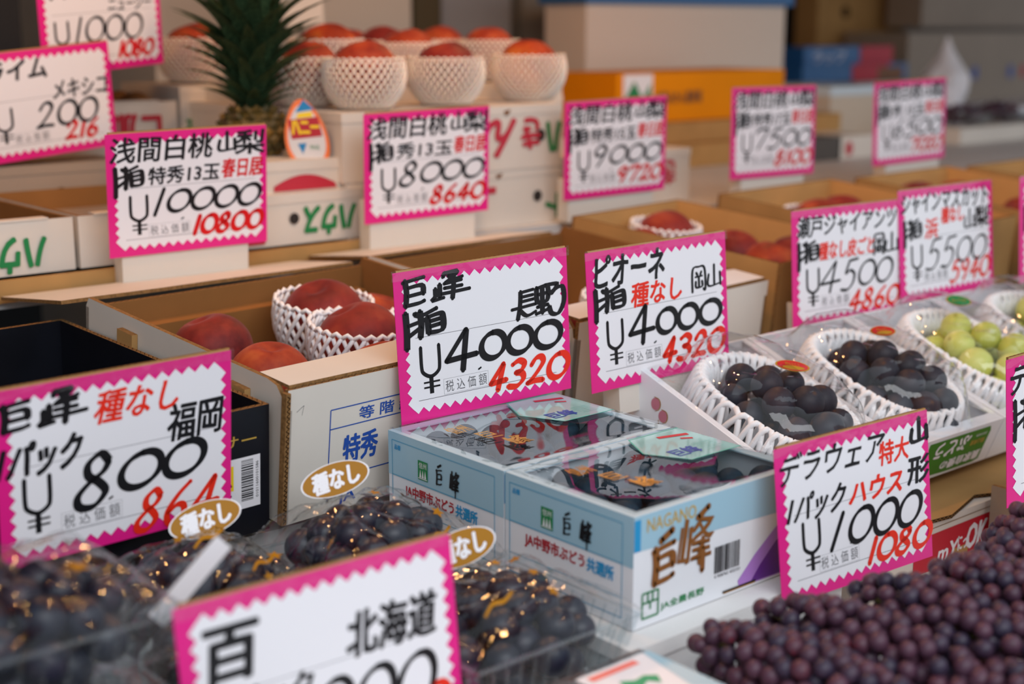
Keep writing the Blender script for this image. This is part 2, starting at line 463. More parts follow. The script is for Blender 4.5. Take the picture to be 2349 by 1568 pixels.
HAND = {  # marker written characters, strokes in a unit cell
    '箱': [[(.04, .98), (.05, .5), (.03, .0)], [(.06, .62), (.50, .72)], [(.40, .98), (.42, .6), (.38, .26)], [(.08, .34), (.44, .56)],
          [(.26, .92), (.45, .86), (.82, .99)], [(.58, .80), (.60, .34)], [(.58, .78), (.90, .84), (.98, .74), (.95, .40), (.62, .36)], [(.62, .66), (.90, .70)], [(.62, .52), (.90, .56)]],
    '巨': [[(.10, .93), (.14, .5), (.08, .03)], [(.02, .86), (.5, .93), (.85, .97)], [(.16, .66), (.75, .70), (.80, .40)], [(.14, .38), (.82, .44)], [(.06, .06), (.6, .10), (.82, .16)]],
    '峰': [[(.09, .45), (.08, .2), (.0, .06), (.30, .11)], [(.21, .58), (.20, .1)], [(.36, .94), (.30, .80)], [(.36, .93), (.68, .95), (.58, .78), (.36, .60)], [(.44, .84), (.62, .70), (.82, .74)],
          [(.33, .57), (.79, .63)], [(.33, .42), (.80, .44)], [(.22, .24), (.6, .26), (1.0, .29)], [(.57, .90), (.58, .5), (.53, .03)]],
    '長': [[(.38, .96), (.34, .5), (.22, .0)], [(.36, .92), (.90, .97)], [(.38, .76), (.88, .79)], [(.36, .60), (.90, .64)], [(.0, .38), (.5, .42), (1.0, .46)], [(.30, .34), (.60, .10), (.98, .20)]],
    '野': [[(.04, .95), (.06, .50), (.40, .52), (.42, .95), (.05, .93)], [(.05, .72), (.42, .75)], [(.24, .95), (.22, .12)], [(.05, .33), (.42, .37)], [(.0, .12), (.45, .22)],
          [(.34, .99), (.78, .97), (.56, .70)], [(.44, .66), (.66, .80), (.96, .86), (1.0, .4), (.80, .04), (.55, .06), (.46, .30)]],
    '岡': [[(.02, .0), (.08, .9), (.5, 1.0), (.92, .92), (.95, .08), (.80, .10)], [(.32, .78), (.42, .66)], [(.70, .80), (.60, .66)], [(.25, .60), (.75, .62)], [(.50, .60), (.50, .20)], [(.28, .42), (.30, .18), (.72, .20), (.72, .42)]],
    '山': [[(.08, .60), (.04, .08), (.95, .14)], [(.50, 1.0), (.48, .1)], [(.93, .64), (.95, .06)]],
}
def hand(mb, c, x0, y0, x1, y1, w, m, F):
    for i, st in enumerate(HAND[c]):
        mb.brush([(x0 + a * (x1 - x0), y0 + b * (y1 - y0)) for a, b in st], w * .76, m, F, .0006 + i * 8e-6, a0=.25, var=.32)

# ------------------------------------------------------------------ price cards
CW, CH = .2, .145
CS = 1.0
def zig(u0, v0, u1, v1, nx, ny, tx, ty):
    """outline of the white field with triangular teeth pointing outward"""
    P = []
    for i in range(nx): P += [(u0 + (u1 - u0) * i / nx, v0), (u0 + (u1 - u0) * (i + .5) / nx, v0 - ty)]
    for i in range(ny): P += [(u1, v0 + (v1 - v0) * i / ny), (u1 + tx, v0 + (v1 - v0) * (i + .5) / ny)]
    for i in range(nx): P += [(u1 - (u1 - u0) * i / nx, v1), (u1 - (u1 - u0) * (i + .5) / nx, v1 + ty)]
    for i in range(ny): P += [(u0, v1 - (v1 - v0) * i / ny), (u0 - tx, v1 - (v1 - v0) * (i + .5) / ny)]
    return P

def card(label, q, items, stand=None, tape=True, yen=(.125, .225)):
    x, y, z, yaw, lean, roll = q
    R = Matrix.Rotation(math.radians(yaw), 4, 'Z') @ Matrix.Rotation(math.radians(lean), 4, 'X') @ Matrix.Rotation(math.radians(roll), 4, 'Y')
    t = thing('price_card', label, 'price sign', M=Matrix.Translation((x, y, z)) @ R @ Matrix.Scale(CS, 4), group='handwritten price signs with a magenta zigzag border')
    F = frame((0, 0, 0), (1, 0, 0), (0, 0, 1))
    mb = MB(); mb.box(0.004, .0006, .001, CW - .001, .0034, CH + .0018, [1, 1, 0, 0, 1, 1])
    n = 34
    for i in range(n):    # fluted top edge of the backing board
        a = .006 + (CW - .01) * i / n; b = a + (CW - .01) / n
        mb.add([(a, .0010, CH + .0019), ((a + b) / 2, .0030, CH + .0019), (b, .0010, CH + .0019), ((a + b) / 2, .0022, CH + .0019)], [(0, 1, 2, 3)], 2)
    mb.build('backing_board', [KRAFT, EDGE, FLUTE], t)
    mb = MB()   # slightly curved glossy border sheet
    N = 10
    for i in range(N):
        a = CW * i / N; b = CW * (i + 1) / N
        fa = .0010 * math.cos(PI * (i / N - .5) * 2.0); fb = .0010 * math.cos(PI * ((i + 1) / N - .5) * 2.0)
        mb.add([(a, -abs(fa) * 0, 0), (b, 0, 0), (b, 0, CH), (a, 0, CH)], [(0, 1, 2, 3)], 0)
    mb.box(0, 0.0001, 0, CW, .0006, CH, 0)
    mb.build('magenta_border', [PINK], t)
    mb = MB(); mb.poly([(u * CW, v * CH) for u, v in zig(.065, .092, .950, .910, 15, 11, .024, .040)], 0, F, .0003)
    mb.build('white_field', [WHITE], t)
    # printed guide lines, yen sign and the tax box
    mb = MB()
    mb.line((.10 * CW, .557 * CH), (.92 * CW, .557 * CH), .0004, 0, F, .0004)
    mb.line((.10 * CW, .138 * CH), (.91 * CW, .138 * CH), .0005, 0, F, .0004)
    a, b = yen[0] * CW, yen[1] * CW; c = (a + b) / 2; k = CH
    U = [(a, .49 * k), (a, .36 * k), (a + (b - a) * .10, .315 * k), (c, .287 * k), (b - (b - a) * .10, .315 * k), (b, .36 * k), (b, .49 * k)]
    mb.brush(U, .0037, 1, F, .00045, var=.02)
    mb.line((c, .287 * k), (c, .172 * k), .0046, 1, F, .00045)
    mb.line((a + .0015, .250 * k), (b - .0005, .250 * k), .0018, 1, F, .00046)
    mb.line((a + .0015, .216 * k), (b - .0005, .216 * k), .0018, 1, F, .00046)
    x0, x1, y0, y1 = .243 * CW, .498 * CW, .146 * CH, .250 * CH
    for p, r in (((x0, y0), (x1, y0)), ((x1, y0), (x1, y1)), ((x1, y1), (x0, y1)), ((x0, y1), (x0, y0))):
        mb.line(p, r, .0002, 2, F, .0004)
    write(mb, '税 込 価 額', x0 + .0018, y0 + .0018, x1 - .0018, y1 - .0018, 2, F, .00042)
    mb.build('printed_lines', [GREY, BLACK, GREY], t)
    mb = MB()
    for it in items:
        kind, s, u0, v0, u1, v1, ink = it[:7]
        opt = it[7] if len(it) > 7 else {}
        m = {'k': 0, 'r': 1}[ink]
        if kind == 't':
            if s in HAND: hand(mb, s, u0 * CW, v0 * CH, u1 * CW, v1 * CH, opt.get('w', .0055), m, F)
            else: write(mb, s, u0 * CW, v0 * CH, u1 * CW, v1 * CH, m, F, .0006, bold=opt.get('b', .028), shear=opt.get('s', .12), wob=.012)
        else:
            number(mb, s, u0 * CW, v0 * CH, u1 * CW, v1 * CH, opt.get('w', .0042), m, F, .0007, shear=opt.get('s', .35), slope=opt.get('sl', 0), widths=opt.get('wd'), zf=opt.get('z', 1.0))
    for (u, v) in [(.445, .272)]:
        mb.brush([(u * CW, v * CH), ((u + .012) * CW, (v + .008) * CH)], .0022, 0, F, .0006)
    mb.build('handwriting', [BLACK, RED if tape else DRED], t)
    if tape:
        mb = MB(); nn = 16
        vs = []
        for i in range(nn + 1):
            for j in range(4):
                vs.append((-.002 + (CW + .004) * i / nn, -.0012 - .0005 * random.random(), CH * (.945 + .068 * j / 3)))
        fs = [(i * 4 + j, (i + 1) * 4 + j, (i + 1) * 4 + j + 1, i * 4 + j + 1) for i in range(nn) for j in range(3)]
        mb.add(vs, fs, 0); mb.build('clear_tape', [TAPEF], t)
    if stand:
        u0, u1, down = stand
        mb = MB(); mb.box(u0 * CW, .0036, -down, u1 * CW, .0076, CH * .55, 0)
        mb.box(u0 * CW, .0076, -down, u0 * CW + .004, .03, CH * .2, 0)
        mb.build('card_foot', [WBOARD], t)
    return t

HAKO = ('t', '箱', .05, .49, .225, .73, 'k', {'w': .0058})
card('price sign reading 4000 for Nagano grapes, right behind the pale blue boxes', (.764, 1.0475, .933, -6.0, -1.5, -2.0), [
    ('t', '巨', .048, .765, .185, .955, 'k', {'w': .0062}), ('t', '峰', .205, .772, .415, .967, 'k', {'w': .0056}), ('t', '箱', .046, .49, .262, .735, 'k', {'w': .0070}),
    ('t', '長', .655, .555, .80, .755, 'k', {'w': .0054}), ('t', '野', .80, .548, .972, .765, 'k', {'w': .0062}),
    ('n', '4000', .255, .285, .955, .557, 'k', {'w': .0056, 's': .14, 'z': .68, 'wd': [1.30, 1, 1.05, 1.15]}),
    ('n', '4320', .51, .098, .99, .275, 'r', {'w': .0056, 's': .45, 'wd': [.8, .9, .9, 1]})], stand=(.17, .86, .03))
card('price sign reading 4000 for seedless pione grapes, left of the white gift boxes', (.984, 1.018, .932, -3.3, -3.7, -1.5), [
    ('t', 'ピオーネ', .06, .74, .54, .96, 'k', {'b': .03}), ('t', '箱', .046, .50, .25, .735, 'k', {'w': .0064}),
    ('t', '種なし', .30, .56, .66, .73, 'r', {'b': .03}), ('t', '岡', .735, .585, .84, .77, 'k', {'w': .0034}), ('t', '山', .855, .60, .955, .77, 'k', {'w': .0034}),
    ('n', '4000', .265, .285, .955, .557, 'k', {'w': .0052, 's': .14, 'z': .68, 'wd': [1.30, 1, 1.05, 1.15]}),
    ('n', '4320', .51, .105, .97, .28, 'r', {'w': .0056, 's': .45, 'wd': [.8, .9, .9, 1]})], stand=(.2, .9, .03))
card('price sign reading 800 for seedless Fukuoka grapes, at the left edge', (.372, 1.030, .893, 1.1, 5.5, -0.5), [
    ('t', '巨', .02, .765, .15, .93, 'k', {'w': .0062}), ('t', '峰', .17, .76, .36, .965, 'k', {'w': .0056}), ('t', '種なし', .40, .72, .76, .90, 'r', {'b': .025, 's': .25}),
    ('t', '福岡', .71, .53, .955, .745, 'k', {'b': .025}), ('t', '1パック', .01, .50, .33, .70, 'k', {'b': .04, 's': .25}),
    ('n', '800', .30, .245, .88, .545, 'k', {'w': .0056, 's': .34, 'z': .70, 'sl': .03}), ('n', '864', .56, .03, .95, .26, 'r', {'w': .0048, 's': .5, 'sl': -.0})], yen=(.10, .20))
CS = .925
card('price sign reading 1000 and 1080 for delaware grapes, before the small purple grapes', (.8885, .6895, .8302, -7.1, -5.8, -1.9), [
    ('t', 'デラウェア', .03, .76, .69, .95, 'k', {'b': .018, 's': .3}), ('t', '特大', .66, .715, .86, .87, 'r', {'b': .028}),
    ('t', '山', .88, .80, .995, .965, 'k', {'w': .0056}), ('t', '形', .85, .53, .995, .71, 'k', {'b': .035}),
    ('t', '1パック', .075, .50, .42, .68, 'k', {'b': .03, 's': .35}), ('t', 'ハウス', .46, .515, .81, .66, 'r', {'b': .045, 's': .25}),
    ('n', '1000', .30, .262, .935, .485, 'k', {'w': .0046, 's': .62, 'wd': [.85, 1, 1, 1]}),
    ('n', '1080', .56, .095, .995, .255, 'r', {'w': .0052, 's': .62})], tape=True, yen=(.15, .25))
CS = 1.0
card('price sign reading 4500 from Okayama, left one of the pair above the green grapes', (1.378, 1.072, .936, -6.7, -3.9, -.6), [
    ('t', '瀬戸ジャイアンツ', .05, .765, .93, .94, 'k', {'b': .022}), HAKO, ('t', '種なし皮ごと', .23, .56, .72, .71, 'r', {'b': .03}),
    ('t', '岡', .72, .54, .82, .72, 'k', {'w': .004}), ('t', '山', .83, .55, .95, .72, 'k', {'w': .004}),
    ('n', '4500', .24, .27, .90, .53, 'k', {'w': .0034, 's': .42, 'wd': [1.2, .9, 1, 1], 'z': .85}), ('n', '4860', .50, .08, .96, .25, 'r', {'w': .0045, 's': .45})], stand=(.1, .9, .03))
card('price sign reading 5500 from Yamanashi, right one of the pair above the green grapes', (1.566, 1.046, .949, -3.7, -5.6, -.7), [
    ('t', 'シャインマスカット', .03, .78, .95, .96, 'k', {'b': .022}), HAKO, ('t', '浜', .27, .54, .40, .72, 'r', {'b': .03}),
    ('t', '種なし', .44, .66, .68, .80, 'r', {'b': .035}), ('t', '山', .69, .58, .80, .76, 'k', {'w': .004}), ('t', '梨', .80, .58, .96, .77, 'k', {'b': .035}),
    ('n', '5500', .28, .26, .93, .53, 'k', {'w': .0030, 's': .45, 'z': .85}), ('n', '5940', .53, .11, .96, .30, 'r', {'w': .0042, 's': .45})], stand=(.28, .88, .06))
def peachcard(label, q, l2, price, tax, **k):
    card(label, q, [
        ('t', '浅間白桃', .03, .765, .65, .965, 'k', {'b': .024}), ('t', '山', .69, .80, .80, .965, 'k', {'w': .0045}), ('t', '梨', .80, .77, .99, .965, 'k', {'b': .03}),
        ('t', '箱', .045, .49, .215, .735, 'k', {'w': .0058}), ('t', l2, .25, .575, .69, .715, 'k', {'b': .028}),
        ('t', '春日居', .71, .585, .97, .74, 'r', {'b': .03}),
        ('n', price, .27, .32, .96, .535, 'k', {'w': .0042, 's': .5, 'wd': k.get('wd'), 'z': .85}), ('n', tax, .52, .13, .97, .285, 'r', {'w': .0052, 's': .45})],
        stand=k.get('stand', (.13, .88, .035)), tape=False, yen=(.135, .235))
peachcard('price sign reading 10000 for white peaches, beside the pineapple', (.713, 1.547, 1.036, -5.7, 6.1, -1.1), '特秀13玉', '10000', '10800', wd=[.6, 1, 1, 1, 1], stand=(.08, .88, .04))
peachcard('price sign reading 8000 for white peaches, below the peaches in white nets', (1.072, 1.545, 1.044, -4.3, 3.5, -1.4), '秀13玉', '8000', '8640', stand=(.05, .9, .05))
peachcard('price sign reading 9000 for white peaches, right of the stacked boxes with peaches on top', (1.439, 1.555, 1.046, -4.7, 2.5, -1.4), '特秀15玉', '9000', '9720', stand=(.06, .9, .035))
peachcard('price sign reading 7500 for white peaches, below the orange carton', (1.75, 1.5, 1.06, -3.1, -.7, .2), '特秀17玉', '7500', '8100', stand=(.15, .9, .03))
peachcard('price sign reading 6500 for white peaches, rightmost sign of the rear row', (2.133, 1.5, 1.058, -4.3, -.9, -1.6), '秀 15玉', '6500', '7020', stand=(.2, .95, .04))
card('price sign reading 200 and 216 for Mexican limes, left edge', (.704, 1.897, 1.118, 4.6, 5.2, -5.3), [
    ('t', 'ライム', .10, .74, .53, .92, 'k', {'b': .04}), ('t', 'メキシコ', .56, .52, .96, .69, 'k', {'b': .028}),
    ('n', '200', .42, .27, .88, .50, 'k', {'w': .0042, 's': .35}), ('n', '216', .62, .13, .88, .29, 'r', {'w': .005, 's': .4})], tape=False, yen=(.13, .24))
card('price sign reading 1000 for kiwi fruit, top left corner behind the lime sign', (.800, 1.907, 1.232, 10.1, 4.7, -4.5), [
    ('t', 'キウイ', .06, .70, .40, .90, 'k', {'b': .04}), ('t', 'ニュージー', .56, .56, .92, .68, 'k', {'b': .028}),
    ('n', '1000', .26, .28, .84, .52, 'k', {'w': .0036, 's': .3, 'wd': [.6, 1, 1, 1]}), ('n', '1080', .62, .11, .92, .26, 'r', {'w': .005, 's': .4})], tape=False, yen=(.12, .22))
card('price sign at the right edge for delaware grapes by the box, half outside the picture', (1.195, .668, .853, -8.9, -2.2, -4.1), [
    ('t', 'デラウェア', .03, .76, .80, .96, 'k', {'b': .025, 's': .3}), ('t', '箱', .05, .44, .25, .72, 'k', {'b': .045}),
    ('n', '3500', .30, .25, .9, .52, 'k', {'w': .0045, 's': .4}), ('n', '3780', .54, .11, .95, .3, 'r', {'w': .0048, 's': .4})], yen=(.15, .28))
S4Q = (.375, .738, .809, -6.0, -4.0, -2.0)
card('blurred nearest price sign for white grapes from Hokkaido, at the bottom edge', S4Q, [
    ('t', '百', .08, .62, .26, .86, 'k', {'b': .045}), ('t', '北海道', .58, .55, .92, .76, 'k', {'b': .035}),
    ('t', '1パック', .12, .42, .44, .56, 'k', {'b': .035}), ('n', '1000', .34, .18, .90, .48, 'k', {'w': .0045, 's': .45, 'wd': [.5, 1, 1, 1]}),
    ('n', '1080', .54, .11, .95, .3, 'r', {'w': .0048, 's': .4})])
card('price sign whose bottom edge just shows at the top, right of the pineapple', (1.26, 2.20, 1.345, -4, 0, -3), [
    ('t', '白桃', .05, .70, .5, .93, 'k'), ('n', '1200', .29, .27, .96, .55, 'k', {'w': .0040, 's': .5}), ('n', '1296', .2, .13, .80, .30, 'r', {'w': .005, 's': .45})], tape=False, stand=(.3, .9, .05))
card('price sign of which only the left border shows, right edge beside the tan peach box', (1.775, 1.0, .957, -4, -4, -1), [
    ('t', '桃太郎', .06, .72, .9, .93, 'k'), HAKO, ('n', '5000', .33, .25, .92, .55, 'k', {'w': .0030, 's': .45}), ('n', '5400', .55, .13, .95, .33, 'r', {'w': .0040, 's': .45})])

# ------------------------------------------------------------------ the setting
struct(MB().box(-3, -4, -.05, 9, 6, 0).build('floor', [FLOORM]))
struct(MB().box(-1.5, 4.4, 0, 7, 4.5, 2.0).build('wall_back', [WALLM]))
struct(MB().box(-1.5, .9, 0, -1.4, 4.4, 2.0).build('wall_left', [WALLM]))
struct(MB().box(-1.5, .90, 2.00, 7, 4.5, 2.04).build('sky_block_awning', [AWN]))  # unseen awning, height and front edge set to cut sky light at the rear

def slabthing(name, label, cat, x0, y0, z0, x1, y1, z1, m):
    o = MB().box(x0, y0, z0, x1, y1, z1).build(name, [m]); return tag(o, label, cat)

def trestle():
    t = thing('display_table', 'painted low display table carrying the grape packs and boxes', 'table', loc=(0, 0, 0))
    MB().box(-.3, .30, .705, 3.2, 1.07, .735).build('table_top', [TABLEM], t)
    for x in (-.25, 1.4, 3.1):
        for y in (.34, .93):
            MB().box(x, y, 0, x + .05, y + .05, .705).build('leg', [TABLEM], t)
trestle()
def riser(name, label, x0, y0, x1, y1, z, M0):
    t = thing(name, label, 'shelf', loc=(0, 0, 0))
    MB().box(x0, y0, z - .025, x1, y1, z).build('shelf_board', [M0], t)
    for x in (x0 + .02, x1 - .07):
        for y in (y0 + .02, y1 - .07):
            MB().box(x, y, 0, x + .05, y + .05, z - .025).build('leg', [TABLEM], t)
riser('display_step', 'middle step of the counter holding the open peach boxes', -.3, 1.09, 3.2, 1.54, .845, TABLEM)

def jag(y0, y1, n, amp, seed):
    random.seed(seed); return [(y0 + (y1 - y0) * i / n, amp * (random.random() - .5)) for i in range(n + 1)]

# long tan cardboard strip lying along the rear shelf front
t = thing('rear_shelf', 'rear shelf faced with a long tan cardboard strip under the white boxes', 'shelf', loc=(0, 0, 0))
MB().box(-.3, 1.585, .985, 4.8, 2.66, 1.008).build('shelf_board', [TABLEM], t)
MB().box(-.3, 1.578, .993, 1.28, 1.584, 1.019).build('cardboard_strip', [KRAFT], t)
for x in (-.25, 1.5, 4.6):
    for y in (1.62, 2.5): MB().box(x, y, 0, x + .05, y + .05, .985).build('leg', [TABLEM], t)

# ------------------------------------------------------------------ boxes
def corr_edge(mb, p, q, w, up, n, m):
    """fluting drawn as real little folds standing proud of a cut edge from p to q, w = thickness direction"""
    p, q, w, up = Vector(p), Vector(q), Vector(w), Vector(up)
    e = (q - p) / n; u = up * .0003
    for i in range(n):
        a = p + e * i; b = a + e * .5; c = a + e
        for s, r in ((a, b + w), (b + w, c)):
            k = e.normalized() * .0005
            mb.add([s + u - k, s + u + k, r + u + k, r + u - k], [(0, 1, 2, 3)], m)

def open_box(name, label, cat, M, w, d, h, t=.005, out=0, inn=1, mats=None, hf=None, hb=None, hs=None, flutes=True, group=None, profile=None):
    """open carton: base, front, back and two side panels; white or printed outside, kraft inside, fluted cut edges"""
    mats = mats or [WBOARD, KRAFTD, EDGE, FLUTE]
    r = thing(name, label, cat, M=M, group=group)
    hf = hf or h; hb = hb or h; hs = hs or h
    MB().box(t, t, 0, w - t, d - t, .004, [out, inn, out, out, out, out]).build('base_panel', mats, r)
    def wall(x0, y0, x1, y1, hh, faces, nm, e0, e1, wd):
        mb = MB(); mb.box(x0, y0, 0, x1, y1, hh, faces)
        if flutes:
            L = (Vector(e1) - Vector(e0)).length
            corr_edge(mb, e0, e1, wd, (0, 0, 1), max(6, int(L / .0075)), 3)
        return mb.build(nm, mats, r)
    E = 2
    wall(0, 0, w, t, hf, [out, E, out, inn, E, E], 'front_panel', (0, .0008, hf), (w, .0008, hf), (0, t - .0016, 0))
    wall(0, d - t, w, d, hb, [out, E, inn, out, E, E], 'back_panel', (0, d - t + .0008, hb), (w, d - t + .0008, hb), (0, t - .0016, 0))
    for x0, fc in ((0, [out, E, E, E, out, inn]), (w - t, [out, E, E, E, inn, out])):
        if profile:
            # side panel outline with rounded ends, stepping down at the front
            F = frame((x0, 0, 0), (0, 1, 0), (0, 0, 1))
            mb = MB(); mb.prism([(a * d, b * hs) for a, b in profile], -t if 0 else t, (inn if x0 == 0 else out, out if x0 == 0 else inn, E), F @ Matrix.Translation((0, 0, t)))
            mb.build('side_panel', mats, r)
        else:
            wall(x0, t, x0 + t, d - t, hs, fc, 'side_panel', (x0 + .0008, t, hs), (x0 + .0008, d - t, hs), (t - .0016, 0, 0))
    return r

def TR(x, y, z, yaw=0, tilt=0):
    return Matrix.Translation((x, y, z)) @ Matrix.Rotation(math.radians(yaw), 4, 'Z') @ Matrix.Rotation(math.radians(tilt), 4, 'X')

PROF = [(0, 0), (1, 0), (1, .93), (.985, 1.0), (.96, 1.0), (.09, 1.02), (.05, 1.0), (.025, .93), (.02, .86), (0, .85)]

# peach box K: white outside, tall, printed front
HB = .13
KM = TR(.640, 1.062, .858, 5.0, 6.5)
K = open_box('peach_box', 'open white peach box with a blue grade table printed on its front', 'box', KM, .372, .345, HB, hb=HB - .010, profile=PROF, group='open peach boxes on the middle step')
F = frame((0, -.0002, 0), (1, 0, 0), (0, 0, 1))
mb = MB()
bx0, bx1, by0, by1, bym = .049, .215, .012, .102, .083
for p, q in (((bx0, by1), (bx1, by1)), ((bx0, bym), (bx1, bym)), ((bx0, by0 + .022), (bx1, by0 + .022)), ((bx0, by0), (bx0, by1)), ((bx0 + .105, by0), (bx0 + .105, bym))):
    mb.line(p, q, .0011, 0, F, .0002)
write(mb, '等 階 級', .083, .086, .150, .0985, 0, F, .0003, bold=.02)
write(mb, '特秀', .066, .046, .107, .073, 1, F, .0003, bold=.03)
write(mb, '12', .158, .038, .190, .080, 1, F, .0003, bold=.05)
write(mb, 'JA', .062, .004, .083, .018, 1, F, .0003, bold=.03)
mb.line((.010, .108), (.018, .113), .0004, 2, F, .0002); mb.line((.018, .113), (.016, .104), .0003, 2, F, .0002)
mb.build('printing', [STAMPB, STAMPB, GREY], children(K)[1])
# folded-over front flap: top ledge between the front panel and the fruit
mb = MB()
mb.prism([(.004, .004), (.368, .004), (.368, .040), (.30, .056), (.20, .060), (.10, .050), (.004, .048)], .003, (0, 1, 2), frame((0, 0, HB + .0032), (1, 0, 0), (0, 1, 0)))
mb.build('front_flap', [WBOARD, KRAFTD, EDGE], K)
mb = MB()   # wrapped corner with its vertical fluted cut
mb.box(-.004, -.003, .002, .001, .004, HB - .002, [2, 2, 2, 2, 2, 2])
corr_edge(mb, (-.0032, -.0031, .004), (-.0032, -.0031, HB - .004), (.0034, 0, 0), (0, -1, 0), 26, 3)
mb.build('corner_flap', [WBOARD, KRAFTD, EDGE, FLUTE], K)
for y in (.055, .245):   # cardboard locking tabs on the left side wall
    MB().box(-.007, y, .088, -.0005, y + .028, .116, [0, 1, 0, 0, 0, 0]).build('locking_tab', [KRAFT, EDGE], K)
mb = MB(); mb.box(.005, .322, .02, .36, .3395, .095, 0); mb.box(.10, .319, .055, .145, .3225, .085, 1); mb.box(.105, .3188, .06, .128, .3195, .075, 0)
mb.build('inner_fold', [KRAFTD, KRAFT], K)

K2M = TR(1.022, 1.093, .862, 6.0, 6.0)
K2 = open_box('peach_box', 'open peach box with brown inside, behind the 4000 pione sign', 'box', K2M, .362, .345, HB, hb=HB - .010, profile=PROF, group='open peach boxes on the middle step')
mb = MB(); mb.prism([(.004, .004), (.358, .004), (.358, .05), (.33, .055), (.315, .038), (.30, .05), (.004, .048)], .003, (0, 1, 2), frame((0, 0, HB + .0032), (1, 0, 0), (0, 1, 0)))
mb.build('front_flap', [WBOARD2, KRAFTD, EDGE], K2)

KM2 = [KRAFT, mat('lit_kraft_inside', rgb(206, 158, 98), .8, .2, noise_amt=.1, noise_scale=14), EDGE, FLUTE]  # inner kraft lightened, the lit look of these walls is in the colour
P1 = open_box('peach_box', 'open kraft peach box behind the 4500 sign, peaches level with its rim', 'box', TR(1.403, 1.128, .872, 9, 5.5), .262, .335, .138, mats=KM2, group='open peach boxes on the middle step')
P2 = open_box('peach_box', 'open kraft peach box below the 7500 sign, mostly hidden by the 5500 sign', 'box', TR(1.690, 1.128, .876, 5, 5.5), .315, .335, .142, mats=KM2, group='open peach boxes on the middle step')
P3 = open_box('peach_box', 'open kraft peach box below the 6500 sign with a bright tan front', 'box', TR(2.03, 1.12, .876, 3, 5.5), .30, .345, .142, mats=KM2, group='open peach boxes on the middle step')
P4 = open_box('peach_box', 'open kraft peach box at the right edge of the picture on the middle step', 'box', TR(2.35, 1.11, .876, 2, 5.5), .31, .345, .142, mats=KM2, group='open peach boxes on the middle step')

# black box at the left
DM = TR(.270, 1.043, .857, 4.0, 3.4)
D = open_box('peach_box', 'black peach box with gold lettering and a barcode label, left of the white box', 'box', DM, .360, .375, .118, mats=[BBLACK, BBLACK, EDGE, FLUTE], group='open peach boxes on the middle step')
mb = MB()
mb.rect(.296, .026, .350, .074, 0, F, .0002)
mb.rect(.300, .045, .322, .068, 1, F, .0003); write(mb, 'ム', .312, .049, .320, .057, 3, F, .0005, bold=.05)
write(mb, '玉', .310, .029, .320, .041, 3, F, .0005, bold=.03)
random.seed(3); yy = .033
while yy < .072:
    b = random.choice([.0005, .0009, .0014]); mb.rect(.330, yy, .3425, yy + b, 3, F, .0004); yy += b + random.choice([.0006, .001])
write(mb, 'センサー', .272, .084, .346, .095, 2, F, .0003, bold=.01)
G = F @ Matrix.Translation((.3480, .034, 0)) @ Matrix.Rotation(PI / 2, 4, 'Z')
write(mb, '01011600101586', 0, 0, .034, .0028, 3, G, .0004)
mb.build('printing', [WHITE, YELL, GOLDT, BLACK], children(D)[1])
mb = MB(); mb.prism([(.0, .275), (.16, .270), (.215, .292), (.235, .33), (.225, .375), (0, .375)], .004, (0, 1, 1), frame((0, 0, .124), (1, 0, 0), (0, 1, 0)))
mb.build('rear_flap', [GREYB, EDGE], D)

# white lids folded back over the rear of the middle row
def lid(label, x0, x1, y0, y1, z, seed, rise):
    random.seed(seed); P = [(x0, y1), (x0, y0 + .012)]
    n = 10
    for i in range(n + 1): P.append((x0 + (x1 - x0) * i / n, y0 + rise * i / n - .004 + .003 * math.sin(i * 1.3 + seed)))
    P += [(x1, y1)]
    P = P[::-1]
    mb = MB(); mb.prism(P[::-1], .004, (0, 1, 1), frame((0, y0, z), (1, 0, 0), (0, math.cos(.118), -math.sin(.118))) @ Matrix.Translation((0, -y0, 0)))
    # turn so it faces up
    return tag(mb.build('box_lid', [WBOARD, EDGE]), label, 'cardboard')
lid('white cardboard flap below the 10000 sign', .590, .975, 1.404, 1.570, 1.0225, 1, .030)
lid('second white cardboard flap, below the 8000 sign', 1.0, 1.335, 1.440, 1.572, 1.0225, 4, .034)

# ---- pale blue Nagano grape boxes
def brush_kyoho_old(mb, x0, y0, x1, y1, m, F, z=.0006):
    w = x1 - x0
    xm = x0 + w * .46
    write(mb, '巨', x0, y0, xm, y0 + (y1 - y0) * .60, m, F, z, bold=.045, shear=.12, wob=.03)
    write(mb, '峰', xm + w * .03, y0 + (y1 - y0) * .22, x1, y1, m, F, z, bold=.04, shear=.12, wob=.03)
    mb.brush([(x0 + w * .15, y0 + (y1 - y0) * .66), (x0 + w * .33, y0 + (y1 - y0) * .76)], w * .09, m, F, z)
    mb.brush([(x0 + w * .80, y0 + (y1 - y0) * .50), (x0 + w * .80, y0 + (y1 - y0) * .05)], w * .05, m, F, z)
def jamark(mb, x, y, s, m, mw, F, z=.0005, solid=True):
    if solid:
        mb.rect(x, y, x + s, y + s * 1.25, m, F, z)
        write(mb, '信州', x + s * .12, y + s * .75, x + s * .88, y + s * 1.15, mw, F, z + .0001)
        for k in (0, 1, 2): mb.poly([(x + s * (.15 + .25 * k), y + s * .15), (x + s * (.35 + .25 * k), y + s * .15), (x + s * (.25 + .25 * k), y + s * .68)], mw, F, z + .0001)
        mb.line((x + s * .05, y + s * .1), (x + s * .95, y + s * .1), s * .05, mw, F, z + .0002)
    else:
        for p, q in (((0, 0), (0, 1.15)), ((0, 1.15), (1, 1.15)), ((1, 1.15), (1, 0)), ((0, 0), (1, 0)), ((0, .7), (1, .7)), ((.35, .7), (.35, 1.15)), ((.65, .7), (.65, 1.15)), ((.5, .35), (.5, .7))):
            mb.line((x + s * p[0], y + s * p[1]), (x + s * q[0], y + s * q[1]), s * .09, m, F, z)
